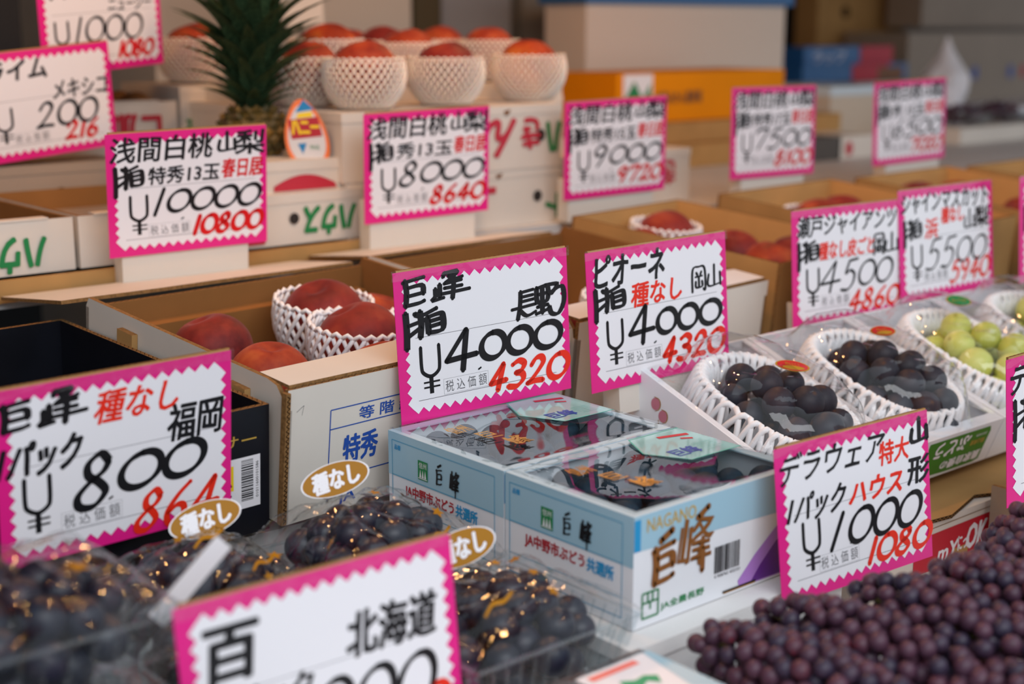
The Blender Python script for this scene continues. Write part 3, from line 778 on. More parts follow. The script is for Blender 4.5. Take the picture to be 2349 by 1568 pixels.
NM = [WBOARD2, LBLUE, LINEB, GREEN, BLACK, INKR, CYAN, BROWN, GOLDT, PURPLE, LILAC, GREY, EDGE, GOLDY]

def nagano(label, x, y, w, d, h, z):
    r = thing('grape_box', label, 'box', loc=(x, y, z), group='pale blue boxes of black grapes')
    t = .004
    W = [0] * 6
    MB().box(0, 0, 0, w, d, .003, W).build('base_panel', [WBOARD2], r)
    fp = MB().box(0, 0, .003, w, t, h, [0, 1, 0, 0, 0, 0]).build('front_panel', [WBOARD2, LBLUE], r)
    MB().box(0, d - t, .003, w, d, h, [0, 1, 0, 0, 0, 0]).build('back_panel', [WBOARD2, LBLUE], r)
    lp = MB().box(0, t, .003, t, d - t, h, [0, 1, 0, 0, 0, 0]).build('side_panel', [WBOARD2, LBLUE], r)
    MB().box(w - t, t, .003, w, d - t, h, [0, 1, 0, 0, 0, 0]).build('side_panel', [WBOARD2, LBLUE], r)
    # rim folded inward
    mb = MB(); q = .011
    mb.box(0, 0, h, w, q * .8, h + .0012, 0); mb.box(0, d - q, h, w, d, h + .0012, 0)
    mb.box(0, q * .8, h, q, d - q, h + .0012, 0); mb.box(w - q, q * .8, h, w, d - q, h + .0012, 0)
    mb.build('rim', [RIMB], r)
    # left face
    mb = MB(); L = frame((-.0003, d, 0), (0, -1, 0), (0, 0, 1))
    mb.rect(0, h * .56, d, h + .001, 1, L, 0)
    for p, q_ in (((.006, h * .93), (d - .012, h * .93)), ((.006, h * .57), (d - .012, h * .57)), ((.006, h * .26), (d - .012, h * .26)), ((.006, h * .08), (.006, h * .93)), ((d - .012, h * .08), (d - .012, h * .93)), ((.006, h * .08), (d - .012, h * .08))):
        mb.line(p, q_, .0009, 2, L, .0002)
    write(mb, '品種', .010, h * .84, .019, h * .89, 6, L, .0003, bold=.03)
    jamark(mb, .046, h * .62, .0145, 3, 0, L)
    hand(mb, '巨', .073, h * .63, .0825, h * .80, .0024, 4, L); mb.brush([(.076, h * .82), (.080, h * .845)], .003, 4, L, .0008); write(mb, '峰', .093, h * .62, .106, h * .83, 4, L, .0006, bold=.03, shear=.12, wob=.02); mb.brush([(.1012, h * .70), (.1008, h * .57)], .0013, 4, L, .0008)
    write(mb, 'JA中野市ぶどう', .026, h * .375, .098, h * .515, 5, L, .0004, bold=.03)
    write(mb, '共選所', .101, h * .385, .131, h * .51, 6, L, .0004, bold=.04)
    mb.build('printing', NM, lp)
    # front face
    mb = MB(); Fr = frame((0, -.0003, 0), (1, 0, 0), (0, 0, 1))
    mb.poly([(0, h * .70), (w, h * .62), (w, h + .001), (0, h + .001)], 1, Fr, 0)
    mb.rect(0, h * .70, .007, h * .98, 6, Fr, .0002)
    write(mb, 'NAGANO', .014, h * .845, .070, h * .965, 8, Fr, .0003, bold=.01)
    hand(mb, '巨', .021, h * .34, .049, h * .70, .0080, 7, Fr); mb.brush([(.030, h * .735), (.042, h * .80)], .008, 7, Fr, .0007)
    write(mb, '峰', .050, h * .40, .091, h * .86, 7, Fr, .0006, bold=.014, shear=.14, wob=.03); mb.brush([(.079, h * .55), (.0785, h * .33)], .0045, 7, Fr, .0008); mb.brush([(.072, h * .84), (.084, h * .91)], .007, 7, Fr, .0008)
    random.seed(5); xx = .094
    while xx < .126:
        b = random.choice([.0004, .0008, .0013]); mb.rect(xx, h * .25, xx + b, h * .50, 4, Fr, .0003); xx += b + random.choice([.0005, .0008])
    write(mb, '4 908765 432101', .094, h * .205, .126, h * .235, 4, Fr, .0003)
    mb.poly([(.124, h * .10), (.126, h * .03), (w, h * .02), (w, h * .62), (.172, h * .50), (.145, h * .30)], 10, Fr, .0001)
    mb.poly([(.140, h * .04), (w, h * .03), (w, h * .50), (.172, h * .36), (.152, h * .18)], 9, Fr, .0002)
    jamark(mb, .010, h * .08, .018, 3, 0, Fr, solid=False)
    write(mb, 'JA全農長野', .031, h * .09, .082, h * .17, 3, Fr, .0003, bold=.02)
    mb.rect(.105, h * .035, .147, h * .055, 4, Fr, .0004); mb.rect(.106, h * .028, .146, h * .037, 13, Fr, .0005)
    mb.build('printing', NM, fp)
    return r

def wavy_sheet(x0, y0, x1, y1, z, nx, ny, amp, seed, sc=9.0):
    mb = MB(); v = []
    for j in range(ny + 1):
        for i in range(nx + 1):
            x = x0 + (x1 - x0) * i / nx; y = y0 + (y1 - y0) * j / ny
            e = min(i, nx - i, j, ny - j); k = min(1, e / 3)
            v.append((x, y, z + amp * k * noise.noise(Vector((x * sc, y * sc, seed)))))
    f = [(j * (nx + 1) + i, j * (nx + 1) + i + 1, (j + 1) * (nx + 1) + i + 1, (j + 1) * (nx + 1) + i) for j in range(ny) for i in range(nx)]
    mb.add(v, f); return mb

def nagano_lid(r, w, d, h, seed):
    wavy_sheet(.0005, .0005, w - .0005, d - .0005, h + .0034, 60, 46, .0030, seed, 10).build('lid_film', [LIDF], r, smooth=True)
    Tm = frame((0, 0, h + .0052), (1, 0, 0), (0, 1, 0))
    mb = MB()
    write(mb, '信州', .030, d * .62, .052, d * .75, 0, Tm, 0, bold=.015); write(mb, '巨', .044, d * .44, .060, d * .56, 0, Tm, 0, bold=.02, wob=.04); write(mb, '峰', .052, d * .24, .072, d * .40, 0, Tm, 0, bold=.02, wob=.04)
    mb.build('gold_film_print', [GOLD], r)
    mb = MB(); X0, Y0, X1, Y1 = w * .56, d * .42, w - .006, d - .012
    mb.poly([(X0 + .02, Y0), (X1, Y0), (X1, Y1), (X0 + .02, Y1), (X0, (Y0 + Y1) / 2)], 0, Tm, .0)
    for p, q in (((X0 + .02, Y0), (X1, Y0)), ((X0 + .02, Y1), (X1, Y1)), ((X0 + .02, Y0), (X0, (Y0 + Y1) / 2)), ((X0, (Y0 + Y1) / 2), (X0 + .02, Y1))):
        mb.line(p, q, .0013, 1, Tm, .0003)
    write(mb, '巨峰', X0 + .02, Y0 + .012, X0 + .05, Y0 + .030, 2, Tm, .0003, bold=.03, wob=.03)
    mb.line((X0 + .045, Y1 - .012), (X1 - .008, Y1 - .020), .006, 3, Tm, .0003)
    mb.line((X0 + .06, Y1 - .026), (X0 + .07, Y1 - .032), .004, 3, Tm, .0003)
    for k in range(5): mb.line((X0 + .055, Y0 + .012 + k * .0045), (X1 - .008, Y0 + .012 + k * .0045), .0003, 1, Tm, .0003)
    mb.build('film_label', [TEALF, TEAL, STAMPB, BOXR], r)

NW, ND, NH, NZ = .205, .160, .092, .8405
n2 = nagano('front pale blue box of black grapes with big brown brush characters', .744, .7215, NW, .152, NH, NZ)
n1 = nagano('rear pale blue box of black grapes, directly in front of the Nagano sign', .744, .8755, NW, .166, NH, NZ)
nagano_lid(n2, NW, .152, NH, 3.3); nagano_lid(n1, NW, .166, NH, 8.1)
# foam tray under them
t = thing('foam_tray', 'white foam tray with a raised rim under the two pale blue boxes', 'tray', loc=(.722, .700, .736))
mb = MB(); mb.box(0, 0, 0, .262, .352, .091, 0); mb.build('tray_body', [FOAMB], t)
mb = MB(); mb.box(-.004, -.004, .091, .266, .356, .1035, 0); mb.build('tray_rim', [FOAMB], t)
slabthing('foam_board', 'white foam board under the bagged grape packs at the left', 'board', .05, .50, .736, .715, 1.045, .812, FOAMB)

# ---- white gift trays W
def wbox(label, x, y, z, w=.186, d=.235, h=.056, deco=None):
    M = TR(x, y, z, 0, 20.5)
    r = thing('gift_tray', label, 'box', M=M, group='white gift boxes of grapes under film')
    t = .003; q = .014
    MB().box(0, 0, 0, w, d, .003).build('base_panel', [WBOARD2], r)
    fr = MB().box(0, 0, .003, w, t, h).build('front_panel', [WBOARD2], r)
    MB().box(0, d - t, .003, w, d, h).build('back_panel', [WBOARD2], r)
    lp = MB().box(0, t, .003, t, d - t, h).build('side_panel', [WBOARD2], r)
    MB().box(w - t, t, .003, w, d - t, h).build('side_panel', [WBOARD2], r)
    mb = MB()
    mb.box(t, t, h - .002, w - t, q, h, 0); mb.box(t, q, h - .002, t + .006, d - t, h, 0); mb.box(w - t - .006, q, h - .002, w - t, d - t, h, 0)
    mb.build('rim', [WBOARD2], r)
    if deco == 'left':
        mb = MB(); L = frame((-.0003, d, 0), (0, -1, 0), (0, 0, 1))
        for cx, cy in ((.016, .030), (.016, .017)):
            for a in range(10):
                a0 = a * 36; p = [(cx + .0036 * math.cos(math.radians(b)), cy + .0036 * math.sin(math.radians(b))) for b in (a0, a0 + 34)]
                mb.line(p[0], p[1], .0008, 0, L, .0002)
            write(mb, '紙', cx - .0018, cy - .0018, cx + .0018, cy + .0018, 0, L, .0003, bold=.03)
        for cx, cy, rr in ((.048, .0335, .0062), (.062, .0265, .006)):
            mb.poly([(cx + rr * math.cos(a * PI / 8), cy + rr * 1.1 * math.sin(a * PI / 8)) for a in range(16)], 1, L, .0002)
            mb.brush([(cx + rr * 1.15 * math.cos(a), cy + rr * 1.25 * math.sin(a)) for a in (-1.2, -.4, .4, 1.2, 2.2)], .0008, 2, L, .0004)
        mb.brush([(.058, .020), (.062, .012)], .0006, 2, L, .0003)
        mb.build('printing', [STAMPB, mat('dusty_rose_print', rgb(196, 120, 138), .5), GOLDY], lp)
    if deco == 'green':
        mb = MB(); Fr = frame((0, -.0003, 0), (1, 0, 0), (0, 0, 1))
        mb.poly([(.045, .006), (.10, .0035), (.155, .0035), (.166, .006), (.167, .044), (.163, .0505), (.10, .051), (.045, .051)], 0, Fr, .0001)
        write(mb, 'ぶどう', .062, .027, .128, .047, 1, Fr, .0004, bold=.05, flip=True, wob=.03)
        write(mb, '農家自慢の', .085, .008, .162, .020, 1, Fr, .0004, bold=.05, flip=True, wob=.02)
        write(mb, '岡山県産', .132, .030, .160, .037, 2, Fr, .0004, bold=.02, flip=True)
        write(mb, 'OKAYAMA', .138, .041, .160, .0445, 1, Fr, .0004, flip=True)
        mb.build('printing', [LABG, WHITE, GOLDT], fr)
    return r

WZ = .861
def foam_ring(parent, cx, cy, a, b, z0, z1, zin, n, r, mats, name='foam_net', pw=2.6, lean=.010, mesh=10, k=1.6, rimw=.012):
    """net sleeve of crossing foam strands laid round an oval: up the outside, over the rim and down inside"""
    def pos(th, u, off=0.0):
        # u 0..1 along the profile
        c, s = math.cos(th), math.sin(th)
        rx = abs(c) ** (2 / pw) * (1 if c >= 0 else -1); ry = abs(s) ** (2 / pw) * (1 if s >= 0 else -1)
        if u < .6:
            q = u / .6; inset = -lean * q + 0; z = z0 + (z1 - z0) * math.sin(q * PI / 2)
            off2 = off
        else:
            q = (u - .6) / .4; inset = -lean - rimw * math.sin(q * PI / 2) ; z = z1 - (z1 - zin) * (1 - math.cos(q * PI / 2)); off2 = off
        return Vector((cx + rx * (a + inset * 1 + off2), cy + ry * (b + inset + off2), z + off2 * .5))
    mb = MB()
    for fam in (0, 1):
        for i in range(n):
            th0 = 2 * PI * i / n + (0 if fam == 0 else PI / n)
            sl = (1 if fam == 0 else -1) * k * 2 * PI / n
            path = []
            for j in range(mesh + 1):
                u = j / mesh
                path.append(pos(th0 + sl * (u - .3), u, .0006 * (1 if fam == 0 else -1) + .0005 * math.sin(j * PI)))
            mb.tube(path, r, 6)
    return mb.build(name, mats, parent, smooth=True)

# ------------------------------------------------------------------ fruit
def ico(name, m, sub=3, sz=1.0):
    import bmesh
    bm = bmesh.new(); bmesh.ops.create_icosphere(bm, subdivisions=sub, radius=1.0)
    for v in bm.verts: v.co.z *= sz
    me = bpy.data.meshes.new(name); bm.to_mesh(me); bm.free()
    me.polygons.foreach_set('use_smooth', [True] * len(me.polygons)); me.materials.append(m)
    return me
GM = {'black': ico('grape', GRAPE, 3, 1.02), 'blue': ico('grape', GRAPEB, 3, 1.02), 'pack': ico('grape', PACKG, 3, 1.02), 'dela': ico('grape', DELA, 3, 1.06), 'green': ico('grape', GREENG, 3, 1.04), 'red': ico('small_fruit', REDF, 3, .95)}

def put_grapes(parent, pts, r, kind, name='grape', var=.1):
    for (x, y, z) in pts:
        o = bpy.data.objects.new(name, GM[kind]); COL.objects.link(o); o.parent = parent
        s = r * (1 + var * (random.random() * 2 - 1))
        o.matrix_local = Matrix.Translation((x, y, z)) @ Matrix.Rotation(random.random() * 6.28, 4, 'Z') @ Matrix.Rotation((random.random() - .3) * 2.2, 4, 'X') @ Matrix.Diagonal((s, s, s, 1))

def pack_ellipsoid(a, b, c, r, n, zmin, seed, tries=40000, fill=1.0, taper=0.0):
    """spheres of radius r sitting on the skin of a bunch, then a second layer below"""
    random.seed(seed); P = []
    for layer in (1.0, .62):
        for _ in range(int(tries * (1 if layer == 1 else .3))):
            if len(P) >= n: break
            th = random.random() * 2 * PI; u = random.random() * 2 - 1; s = math.sqrt(1 - u * u)
            bump = 1 + .10 * noise.noise(Vector((3 * s * math.cos(th), 3 * s * math.sin(th), 3 * u + seed)))
            k = layer * bump
            y = b * s * math.sin(th) * k
            tp = 1 - taper * (.5 - y / b * .5)
            p = (a * s * math.cos(th) * k * tp, y, c * u * k * tp)
            if p[2] < zmin: continue
            if all((p[0] - q[0]) ** 2 + (p[1] - q[1]) ** 2 + (p[2] - q[2]) ** 2 > (1.72 * r * fill) ** 2 for q in P): P.append(p)
    return P

def bunch(label, loc, rz, a, b, c, r, n, kind, seed, group, rx=0, M=None, zmin=None, taper=.0, cat='grapes', name='grape_bunch'):
    t = thing(name, label, cat, M=M, loc=loc, rz=rz, rx=rx, group=group)
    pts = pack_ellipsoid(a, b, c, r, n, -c * .75 if zmin is None else zmin, seed, taper=taper)
    put_grapes(t, pts, r, kind)
    mb = MB(); mb.tube([(0, -b * .6, c * .1), (0, 0, c * .15), (0, b * .6, c * .1), (a * .05, b * .9, c * .15)], [.0014, .0016, .0018, .002], 6)
    mb.build('stem', [STEM], t, smooth=True)
    return t

# grapes in the blue boxes
def bedded(label, loc, w, d, zs, r, kind, seed, group):
    t = thing('grape_bunch', label, 'grapes', loc=loc, group=group)
    random.seed(seed); pts = []
    for L, z in enumerate(zs):
        for _ in range(6000):
            p = (r + random.random() * (w - 2 * r), r + random.random() * (d - 2 * r), z + random.random() * r * .42)
            if all((p[0] - q[0]) ** 2 + (p[1] - q[1]) ** 2 + (p[2] - q[2]) ** 2 > (1.78 * r) ** 2 for q in pts): pts.append(p)
    put_grapes(t, pts, r, kind, var=.07)
    mb = MB(); mb.tube([(w * .1, d * .5, zs[0]), (w * .5, d * .52, zs[0] + .01), (w * .9, d * .5, zs[0])], .002, 6); mb.build('stem', [STEM], t, smooth=True)
    return t
bedded('blue-black grapes filling the front pale blue box', (.7495, .727, NZ + .0045), NW - .011, .141, (.016, .042, .067), .0142, 'blue', 11, 'blue-black grapes in the pale blue boxes')
bedded('blue-black grapes filling the rear pale blue box', (.7495, .881, NZ + .0045), NW - .011, .155, (.016, .042, .067), .0142, 'blue', 12, 'blue-black grapes in the pale blue boxes')

WM = [TR(1.05, .829, WZ - .052, 0, 20.5)]
def gift(label, glabel, nlabel, x, y, z, kind, deco, seed, sticker, gcol):
    r = wbox(label, x, y, z, deco=deco)
    M = r.matrix_world.copy() if False else TR(x, y, z, 0, 20.5)
    net = foam_ring(None, .096, .110, .077, .098, .012, .069, .036, 44, .0034, [FOAM], k=1.7)
    net.matrix_world = M; tag(net, nlabel, 'foam net', 'white foam net sleeves in the gift boxes')
    rr = .0195 if kind == 'green' else .0168
    t = bunch(glabel, None, 0, .050, .074, .035, rr, 46, kind, seed, 'grape bunches in the gift boxes', M=M @ Matrix.Translation((.103, .092, .049)), zmin=-.030, taper=.12)
    # film stretched over the box, pushed up by the fruit
    nx, ny = 40, 48; w, d, h = .186, .235, .056; v = []
    for j in range(ny + 1):
        for i in range(nx + 1):
            u = i / nx; q = j / ny
            dome = max(0, 1 - ((u - .5) / .47) ** 2 - ((q - .49) / .48) ** 2)
            e = min(u, 1 - u, q, 1 - q)
            zz = h + .001 + .043 * (1 - math.exp(-5.0 * dome)) + .0035 * min(1, e * 8) * abs(noise.noise(Vector((u * 5 + q * 3, q * 9, seed)))) * 2
            v.append((u * w, q * d, zz))
    mb = MB(); mb.add(v, [(j * (nx + 1) + i, j * (nx + 1) + i + 1, (j + 1) * (nx + 1) + i + 1, (j + 1) * (nx + 1) + i) for j in range(ny) for i in range(nx)])
    mb.build('cover_film', [FILM], r, smooth=True)
    sx, sy, sz, rot, kind2 = sticker
    F2 = Matrix.Translation((sx, sy, sz)) @ Matrix.Rotation(math.radians(rot), 4, 'Z') @ Matrix.Rotation(math.radians(12), 4, 'X')
    mb = MB(); A, B = (.020, .0085) if kind2 == 'red' else (.020, .010)
    def oval(k): return [(A * k * math.copysign(abs(math.cos(a)) ** 1.15, math.cos(a)), B * k * math.sin(a)) for a in [2 * PI * i / 28 for i in range(28)]]
    mb.prism([p for p in oval(1.0)], .0004, (1, 1, 1), F2)
    mb.poly(oval(.9), 0, F2, .0002)
    if kind2 == 'red':
        mb.poly([(p[0] * .8, p[1] * .45 - .003) for p in oval(.8)], 1, F2, .0003)
        write(mb, '岡山ぶどう', -.008, .0005, .008, .0045, 1, F2, .0004)
    else:
        write(mb, 'JAいちば', -.012, -.004, .012, .004, 1, F2, .0004)
    mb.build('sticker', [mat('sticker_red', rgb(196, 30, 28), .25, coat=.6) if kind2 == 'red' else GREEN, GOLD], r)
    return r
gift('first white gift box with rose fruit icons on its left side, holding uncovered-looking black grapes', 'black grapes in the first white gift box, nearest the pale blue boxes', 'foam net round the black grapes nearest the pale blue boxes',
     1.052, .829, .818, 'black', 'left', 21, (.112, .118, .1015, -28, 'red'), 0)
gift('middle white gift box with a green label on its front', 'black grapes under taut film in the middle gift box', 'foam net round the black grapes in the middle gift box',
     1.240, .829, .818, 'black', 'green', 22, (.112, .140, .1015, -8, 'red'), 0)
gift('right white gift box holding green grapes', 'green grapes in the right gift box', 'foam net round the green grapes',
     1.428, .829, .818, 'green', 'green', 23, (.115, .165, .1005, -15, 'green'), 0)
gift('far right white gift box at the picture edge holding green grapes', 'green grapes at the right picture edge below the 5500 sign', 'foam net round the green grapes at the picture edge',
     1.616, .829, .818, 'green', 'green', 24, (.115, .165, .1005, -15, 'green'), 0)

# kraft sheet the gift boxes rest on, and the box below it
t = thing('kraft_sheet', 'bent kraft cardboard sheet under the middle gift box, lower right', 'cardboard', loc=(0, 0, 0))
mb = MB()
pts = [(1.0, .80), (1.26, .765), (1.335, .785), (1.40, .757), (1.62, .757), (1.62, .98), (1.0, .98)]
mb.prism(pts, .004, (0, 0, 1), frame((0, 0, .806), (1, 0, 0), (0, 1, 0)))
for (p, q) in zip(pts[:4], pts[1:5]):
    dv = Vector((q[0] - p[0], q[1] - p[1], 0)); nn = max(4, int(dv.length / .006)); nrm = Vector((dv.y, -dv.x, 0)).normalized()
    corr_edge(mb, (p[0], p[1], .8055), (q[0], q[1], .8055), (0, 0, -.003), nrm, nn, 2)
mb.build('sheet', [KRAFT, FLUTE, EDGE], t)
t = thing('white_box', 'white carton with a red panel under the kraft sheet at the lower right', 'box', loc=(1.10, .772, .736))
bd = MB().box(0, 0, 0, .262, .20, .0655, 0).build('carton_body', [WBOARD], t)
mb = MB(); Fr = frame((0, -.0004, 0), (1, 0, 0), (0, 0, 1))
mb.rect(.105, .012, .250, .052, 0, Fr, 0); mb.rect(.175, .012, .206, .026, 2, Fr, .0001)
write(mb, 'mY', .150, .018, .186, .036, 1, Fr, .0003, bold=.04, shear=.2); write(mb, 'にっ', .186, .022, .203, .038, 1, Fr, .0003, bold=.03); write(mb, 'OK', .203, .020, .240, .046, 1, Fr, .0003, bold=.05, shear=.2)
mb.build('printing', [mat('crimson_print', rgb(192, 24, 46), .4), WHITE, KRAFT], bd)
mb = MB(); mb.line((0, .0585), (.262, .0585), .0008, 0, Fr, .0003); mb.build('score_line', [EDGE], bd)
open_box('kraft_box', 'brown corrugated box corner at the right edge, in front of the half hidden delaware sign', 'box', TR(1.350, .70, .737, 0, 0), .30, .055, .098, t=.006, out=0, inn=1, mats=KM2)
mb = MB(); mb.prism([(0, 0), (.06, 0), (.06, .085), (0, .085)], .005, (0, 0, 1), frame((1.334, .765, .737), (0, -1, 0), (0, 0, 1)))
corr_edge(mb, (1.334, .764, .740), (1.334, .764, .82), (.005, 0, 0), (0, -1, 0), 14, 2)
tag(mb.build('cardboard_divider', [GREYB, EDGE, FLUTE]), 'grey corrugated cardboard edge standing between white carton and brown box at the right', 'cardboard')

# ---- small purple grapes, in clear packs on a foam board
slabthing('foam_board', 'white foam board under the small purple grapes', 'board', .728, .30, .736, 1.32, .694, .792, FOAMB)
def tray(label, x, y, z, w, d, h, fl=.012, ribs=9, group=None, rz=0):
    t = thing('clear_tray', label, 'plastic tray', loc=(x, y, z), rz=rz, group=group)
    mb = MB()
    b = [(fl, fl), (w - fl, fl), (w - fl, d - fl), (fl, d - fl)]; a = [(0, 0), (w, 0), (w, d), (0, d)]
    mb.add([(p[0], p[1], 0) for p in b] + [(p[0], p[1], h) for p in a], [(0, 1, 2, 3), (0, 4, 5, 1), (1, 5, 6, 2), (2, 6, 7, 3), (3, 7, 4, 0)])
    mb.build('tray_shell', [TRAYF], t)
    mb = MB()
    mb.tube([(0, 0, h), (w, 0, h), (w, d, h), (0, d, h)], .0016, 6, closed=True)
    mb.tube([(-.005, -.005, h - .002), (w + .005, -.005, h - .002), (w + .005, d + .005, h - .002), (-.005, d + .005, h - .002)], .0009, 6, closed=True)
    mb.build('rolled_rim', [TRAYF], t, smooth=True)
    for i in range(1, ribs):
        for (p, q, p2, q2) in ((b[0], b[1], a[0], a[1]), (b[3], b[2], a[3], a[2])):
            k = i / ribs; A = Vector((p[0] + (q[0] - p[0]) * k, p[1] + (q[1] - p[1]) * k, .004)); B = Vector((p2[0] + (q2[0] - p2[0]) * k, p2[1] + (q2[1] - p2[1]) * k, h - .004))
            MB().tube([A, B], .0014, 5).build('rib', [TRAYF], t, smooth=True)
    return t
DG = 'bunches of small purple grapes'
DB = [  # label, x, y, z, rz, a, b, c, n
    ('leftmost bunch of small purple grapes, reddish at its far end, beside the red fruit pack', .761, .566, .851, 6, .028, .095, .027, 150),
    ('bunch of small purple grapes touching the lower left corner of the 1000 sign', .814, .551, .859, 4, .031, .095, .030, 170),
    ('bunch of small purple grapes under the middle of the 1000 sign', .874, .526, .867, -2, .034, .085, .033, 180),
    ('clump of small purple grapes covering the lower right corner of the 1000 sign', .941, .511, .869, -6, .036, .080, .036, 180),
    ('high bunch of small purple grapes before the white carton with the red panel', 1.014, .511, .867, 4, .040, .080, .037, 190),
    ('bunch of small purple grapes at the right edge, before the brown box', 1.091, .526, .868, 4, .042, .09, .042, 190),
    ('bunch of small purple grapes at the bottom edge, middle of the pile', .831, .416, .847, 2, .042, .075, .034, 150),
    ('bunch of small purple grapes in the lower right corner of the picture', .921, .396, .851, -4, .044, .08, .036, 150),
]
for i, (lb, x, y, z, rz, a, b, c, n) in enumerate(DB):
    bunch(lb, (x, y, z), rz, a, b, c, .0069, n, 'dela', 40 + i, DG, zmin=-c * .6, taper=.15)
tray('clear ribbed tray under the left bunches of small purple grapes', .735, .42, .7925, .125, .16, .026, group='clear trays under the small purple grapes')
tray('clear ribbed tray under the right bunches of small purple grapes', .875, .38, .7925, .25, .16, .030, ribs=14, group='clear trays under the small purple grapes')

# ---- bagged packs of black grapes at the left
PG = 'bagged packs of black grapes'
def star(mb, cx, cy, s, m, F, z=0.0, rot=0):
    mb.poly([((s if i % 2 == 0 else s * .45) * math.cos(rot + i * PI / 5) + cx, (s if i % 2 == 0 else s * .45) * math.sin(rot + i * PI / 5) + cy) for i in range(10)], m, F, z)
def bagged(plabel, glabel, x, y, z, w, d, top, seed, rz=0, label_at=None, n=44, rim=.050, tilt=None, stars=9, peak=(.5, .5), gs=1.0):
    random.seed(seed)
    M = TR(x, y, z, rz)
    tr = thing('grape_pack', plabel, 'grape pack', M=M, group=PG)
    fl = .012; h = rim
    b = [(fl, fl), (w - fl, fl), (w - fl, d - fl), (fl, d - fl)]; a = [(0, 0), (w, 0), (w, d), (0, d)]
    mb = MB(); mb.add([(p[0], p[1], 0) for p in b] + [(p[0], p[1], h) for p in a], [(0, 1, 2, 3), (0, 4, 5, 1), (1, 5, 6, 2), (2, 6, 7, 3), (3, 7, 4, 0)])
    for i in range(1, 12):
        k = i / 12
        for (p, q, p2, q2) in ((b[0], b[1], a[0], a[1]), (b[3], b[0], a[3], a[0]), (b[1], b[2], a[1], a[2])):
            A = Vector((p[0] + (q[0] - p[0]) * k, p[1] + (q[1] - p[1]) * k, .004)); B = Vector((p2[0] + (q2[0] - p2[0]) * k, p2[1] + (q2[1] - p2[1]) * k, h - .004)); mb.tube([A, B], .0013, 5)
    mb.tube([(0, 0, h), (w, 0, h), (w, d, h), (0, d, h)], .0018, 6, closed=True)
    mb.build('tray_shell', [TRAYF], tr, smooth=False)
    bunch(glabel, None, 0, w * .40, d * .42, (top - .02) * .46, .0146, n, 'pack', seed, 'bunches in the bagged packs', M=M @ Matrix.Translation((w / 2, d / 2, (top - .01) * .50)), zmin=-(top) * .40)
    # bag film: tent with radiating folds
    nx, ny = 54, 46
    px, py = peak
    def fz(u, v):
        r = math.hypot((u - px) / .62, (v - py) / .62); an = math.atan2(v - py, u - px)
        e = max(0, 1 - max(abs(u - .5), abs(v - .5)) * 2)
        fold = abs(math.sin(an * 5 + seed + 2.2 * noise.noise(Vector((u * 3, v * 3, seed))))) ** .6
        zz = rim + (top - rim) * min(1, (1 - math.exp(-4.0 * e)) * 1.05) * (1 - .35 * min(1, r) ** 1.5)
        zz += (fold - .5) * .011 * min(1, r * 1.6) * min(1, e * 5) + .003 * noise.noise(Vector((u * 14, v * 14, seed))) * min(1, e * 6)
        return zz
    vs = [(-.004 + (w + .008) * i / nx, -.004 + (d + .008) * j / ny, fz(i / nx, j / ny)) for j in range(ny + 1) for i in range(nx + 1)]
    mb = MB(); mb.add(vs, [(j * (nx + 1) + i, j * (nx + 1) + i + 1, (j + 1) * (nx + 1) + i + 1, (j + 1) * (nx + 1) + i) for j in range(ny) for i in range(nx)])
    mb.build('bag_film', [BAGF], tr, smooth=True)
    # gold print on the film, patches enlarged to read as glints too
    mb = MB()
    for k in range(stars):
        u, v = .12 + .76 * random.random(), .10 + .8 * random.random(); zc = fz(u, v) + .0012
        eps = .02; nrm = Vector((-(fz(u + eps, v) - fz(u - eps, v)) / (2 * eps * w), -(fz(u, v + eps) - fz(u, v - eps)) / (2 * eps * d), 1)).normalized()
        X = Vector((1, .3 * random.random(), 0)); X = (X - nrm * X.dot(nrm)).normalized(); Y = nrm.cross(X)
        Fm = frame((u * w, v * d, zc), X, Y)
        if k % 3 == 2: mb.brush([(-.014 * gs, -.003), (-.004 * gs, .003), (.006 * gs, .002), (.016 * gs, .006)], .0035 * gs ** 1.5, 0, Fm)
        else: star(mb, 0, 0, (.0052 + .003 * random.random()) * gs, 0, Fm, 0, random.random())
    mb.build('gold_film_print', [GOLDY], tr)
    if label_at:
        lx, ly, lz, yaw, tl = label_at
        F2 = Matrix.Translation((lx, ly, lz)) @ Matrix.Rotation(math.radians(yaw), 4, 'Z') @ Matrix.Rotation(math.radians(tl), 4, 'X') @ Matrix.Rotation(math.radians(14), 4, 'Z')
        mb = MB(); ov = lambda k: [(.029 * k * math.cos(q * PI / 16), .0135 * k * math.sin(q * PI / 16)) for q in range(32)]
        mb.prism(ov(1.05), .0004, (1, 1, 1), F2); mb.poly(ov(1.0), 0, F2, .0002)
        write(mb, '種なし', -.020, -.0085, .021, .0085, 1, F2, .0005, bold=.05, shear=.2)
        mb.build('gold_label', [GOLDY, WHITE], tr)
    return tr, M
bagged('bagged grape pack before the blue grade table, gold oval label on top', 'black grapes in the pack before the white box with the blue grade table', .575, .865, .813, .160, .150, .098, 31, label_at=(.062, .105, .113, -25, 62), peak=(.42, .62), n=50)
bagged('bagged grape pack below the 864 price, between the 800 sign and the black box', 'black grapes in the pack below the 864 price', .405, .875, .813, .160, .150, .094, 32, rz=-2, label_at=(.118, .125, .096, -20, 60), peak=(.75, .6), n=48)
bagged('bagged grape pack with a clear ribbed tray touching the front pale blue box', 'black grapes in the pack touching the front pale blue box', .572, .700, .813, .158, .150, .080, 33, label_at=(.085, .125, .088, -20, 66), peak=(.7, .3), n=44, rim=.053)
bagged('bagged grape pack hidden behind the blurred Hokkaido sign', 'black grapes behind the blurred Hokkaido sign', .405, .77, .813, .150, .10, .080, 34, label_at=None, n=34)
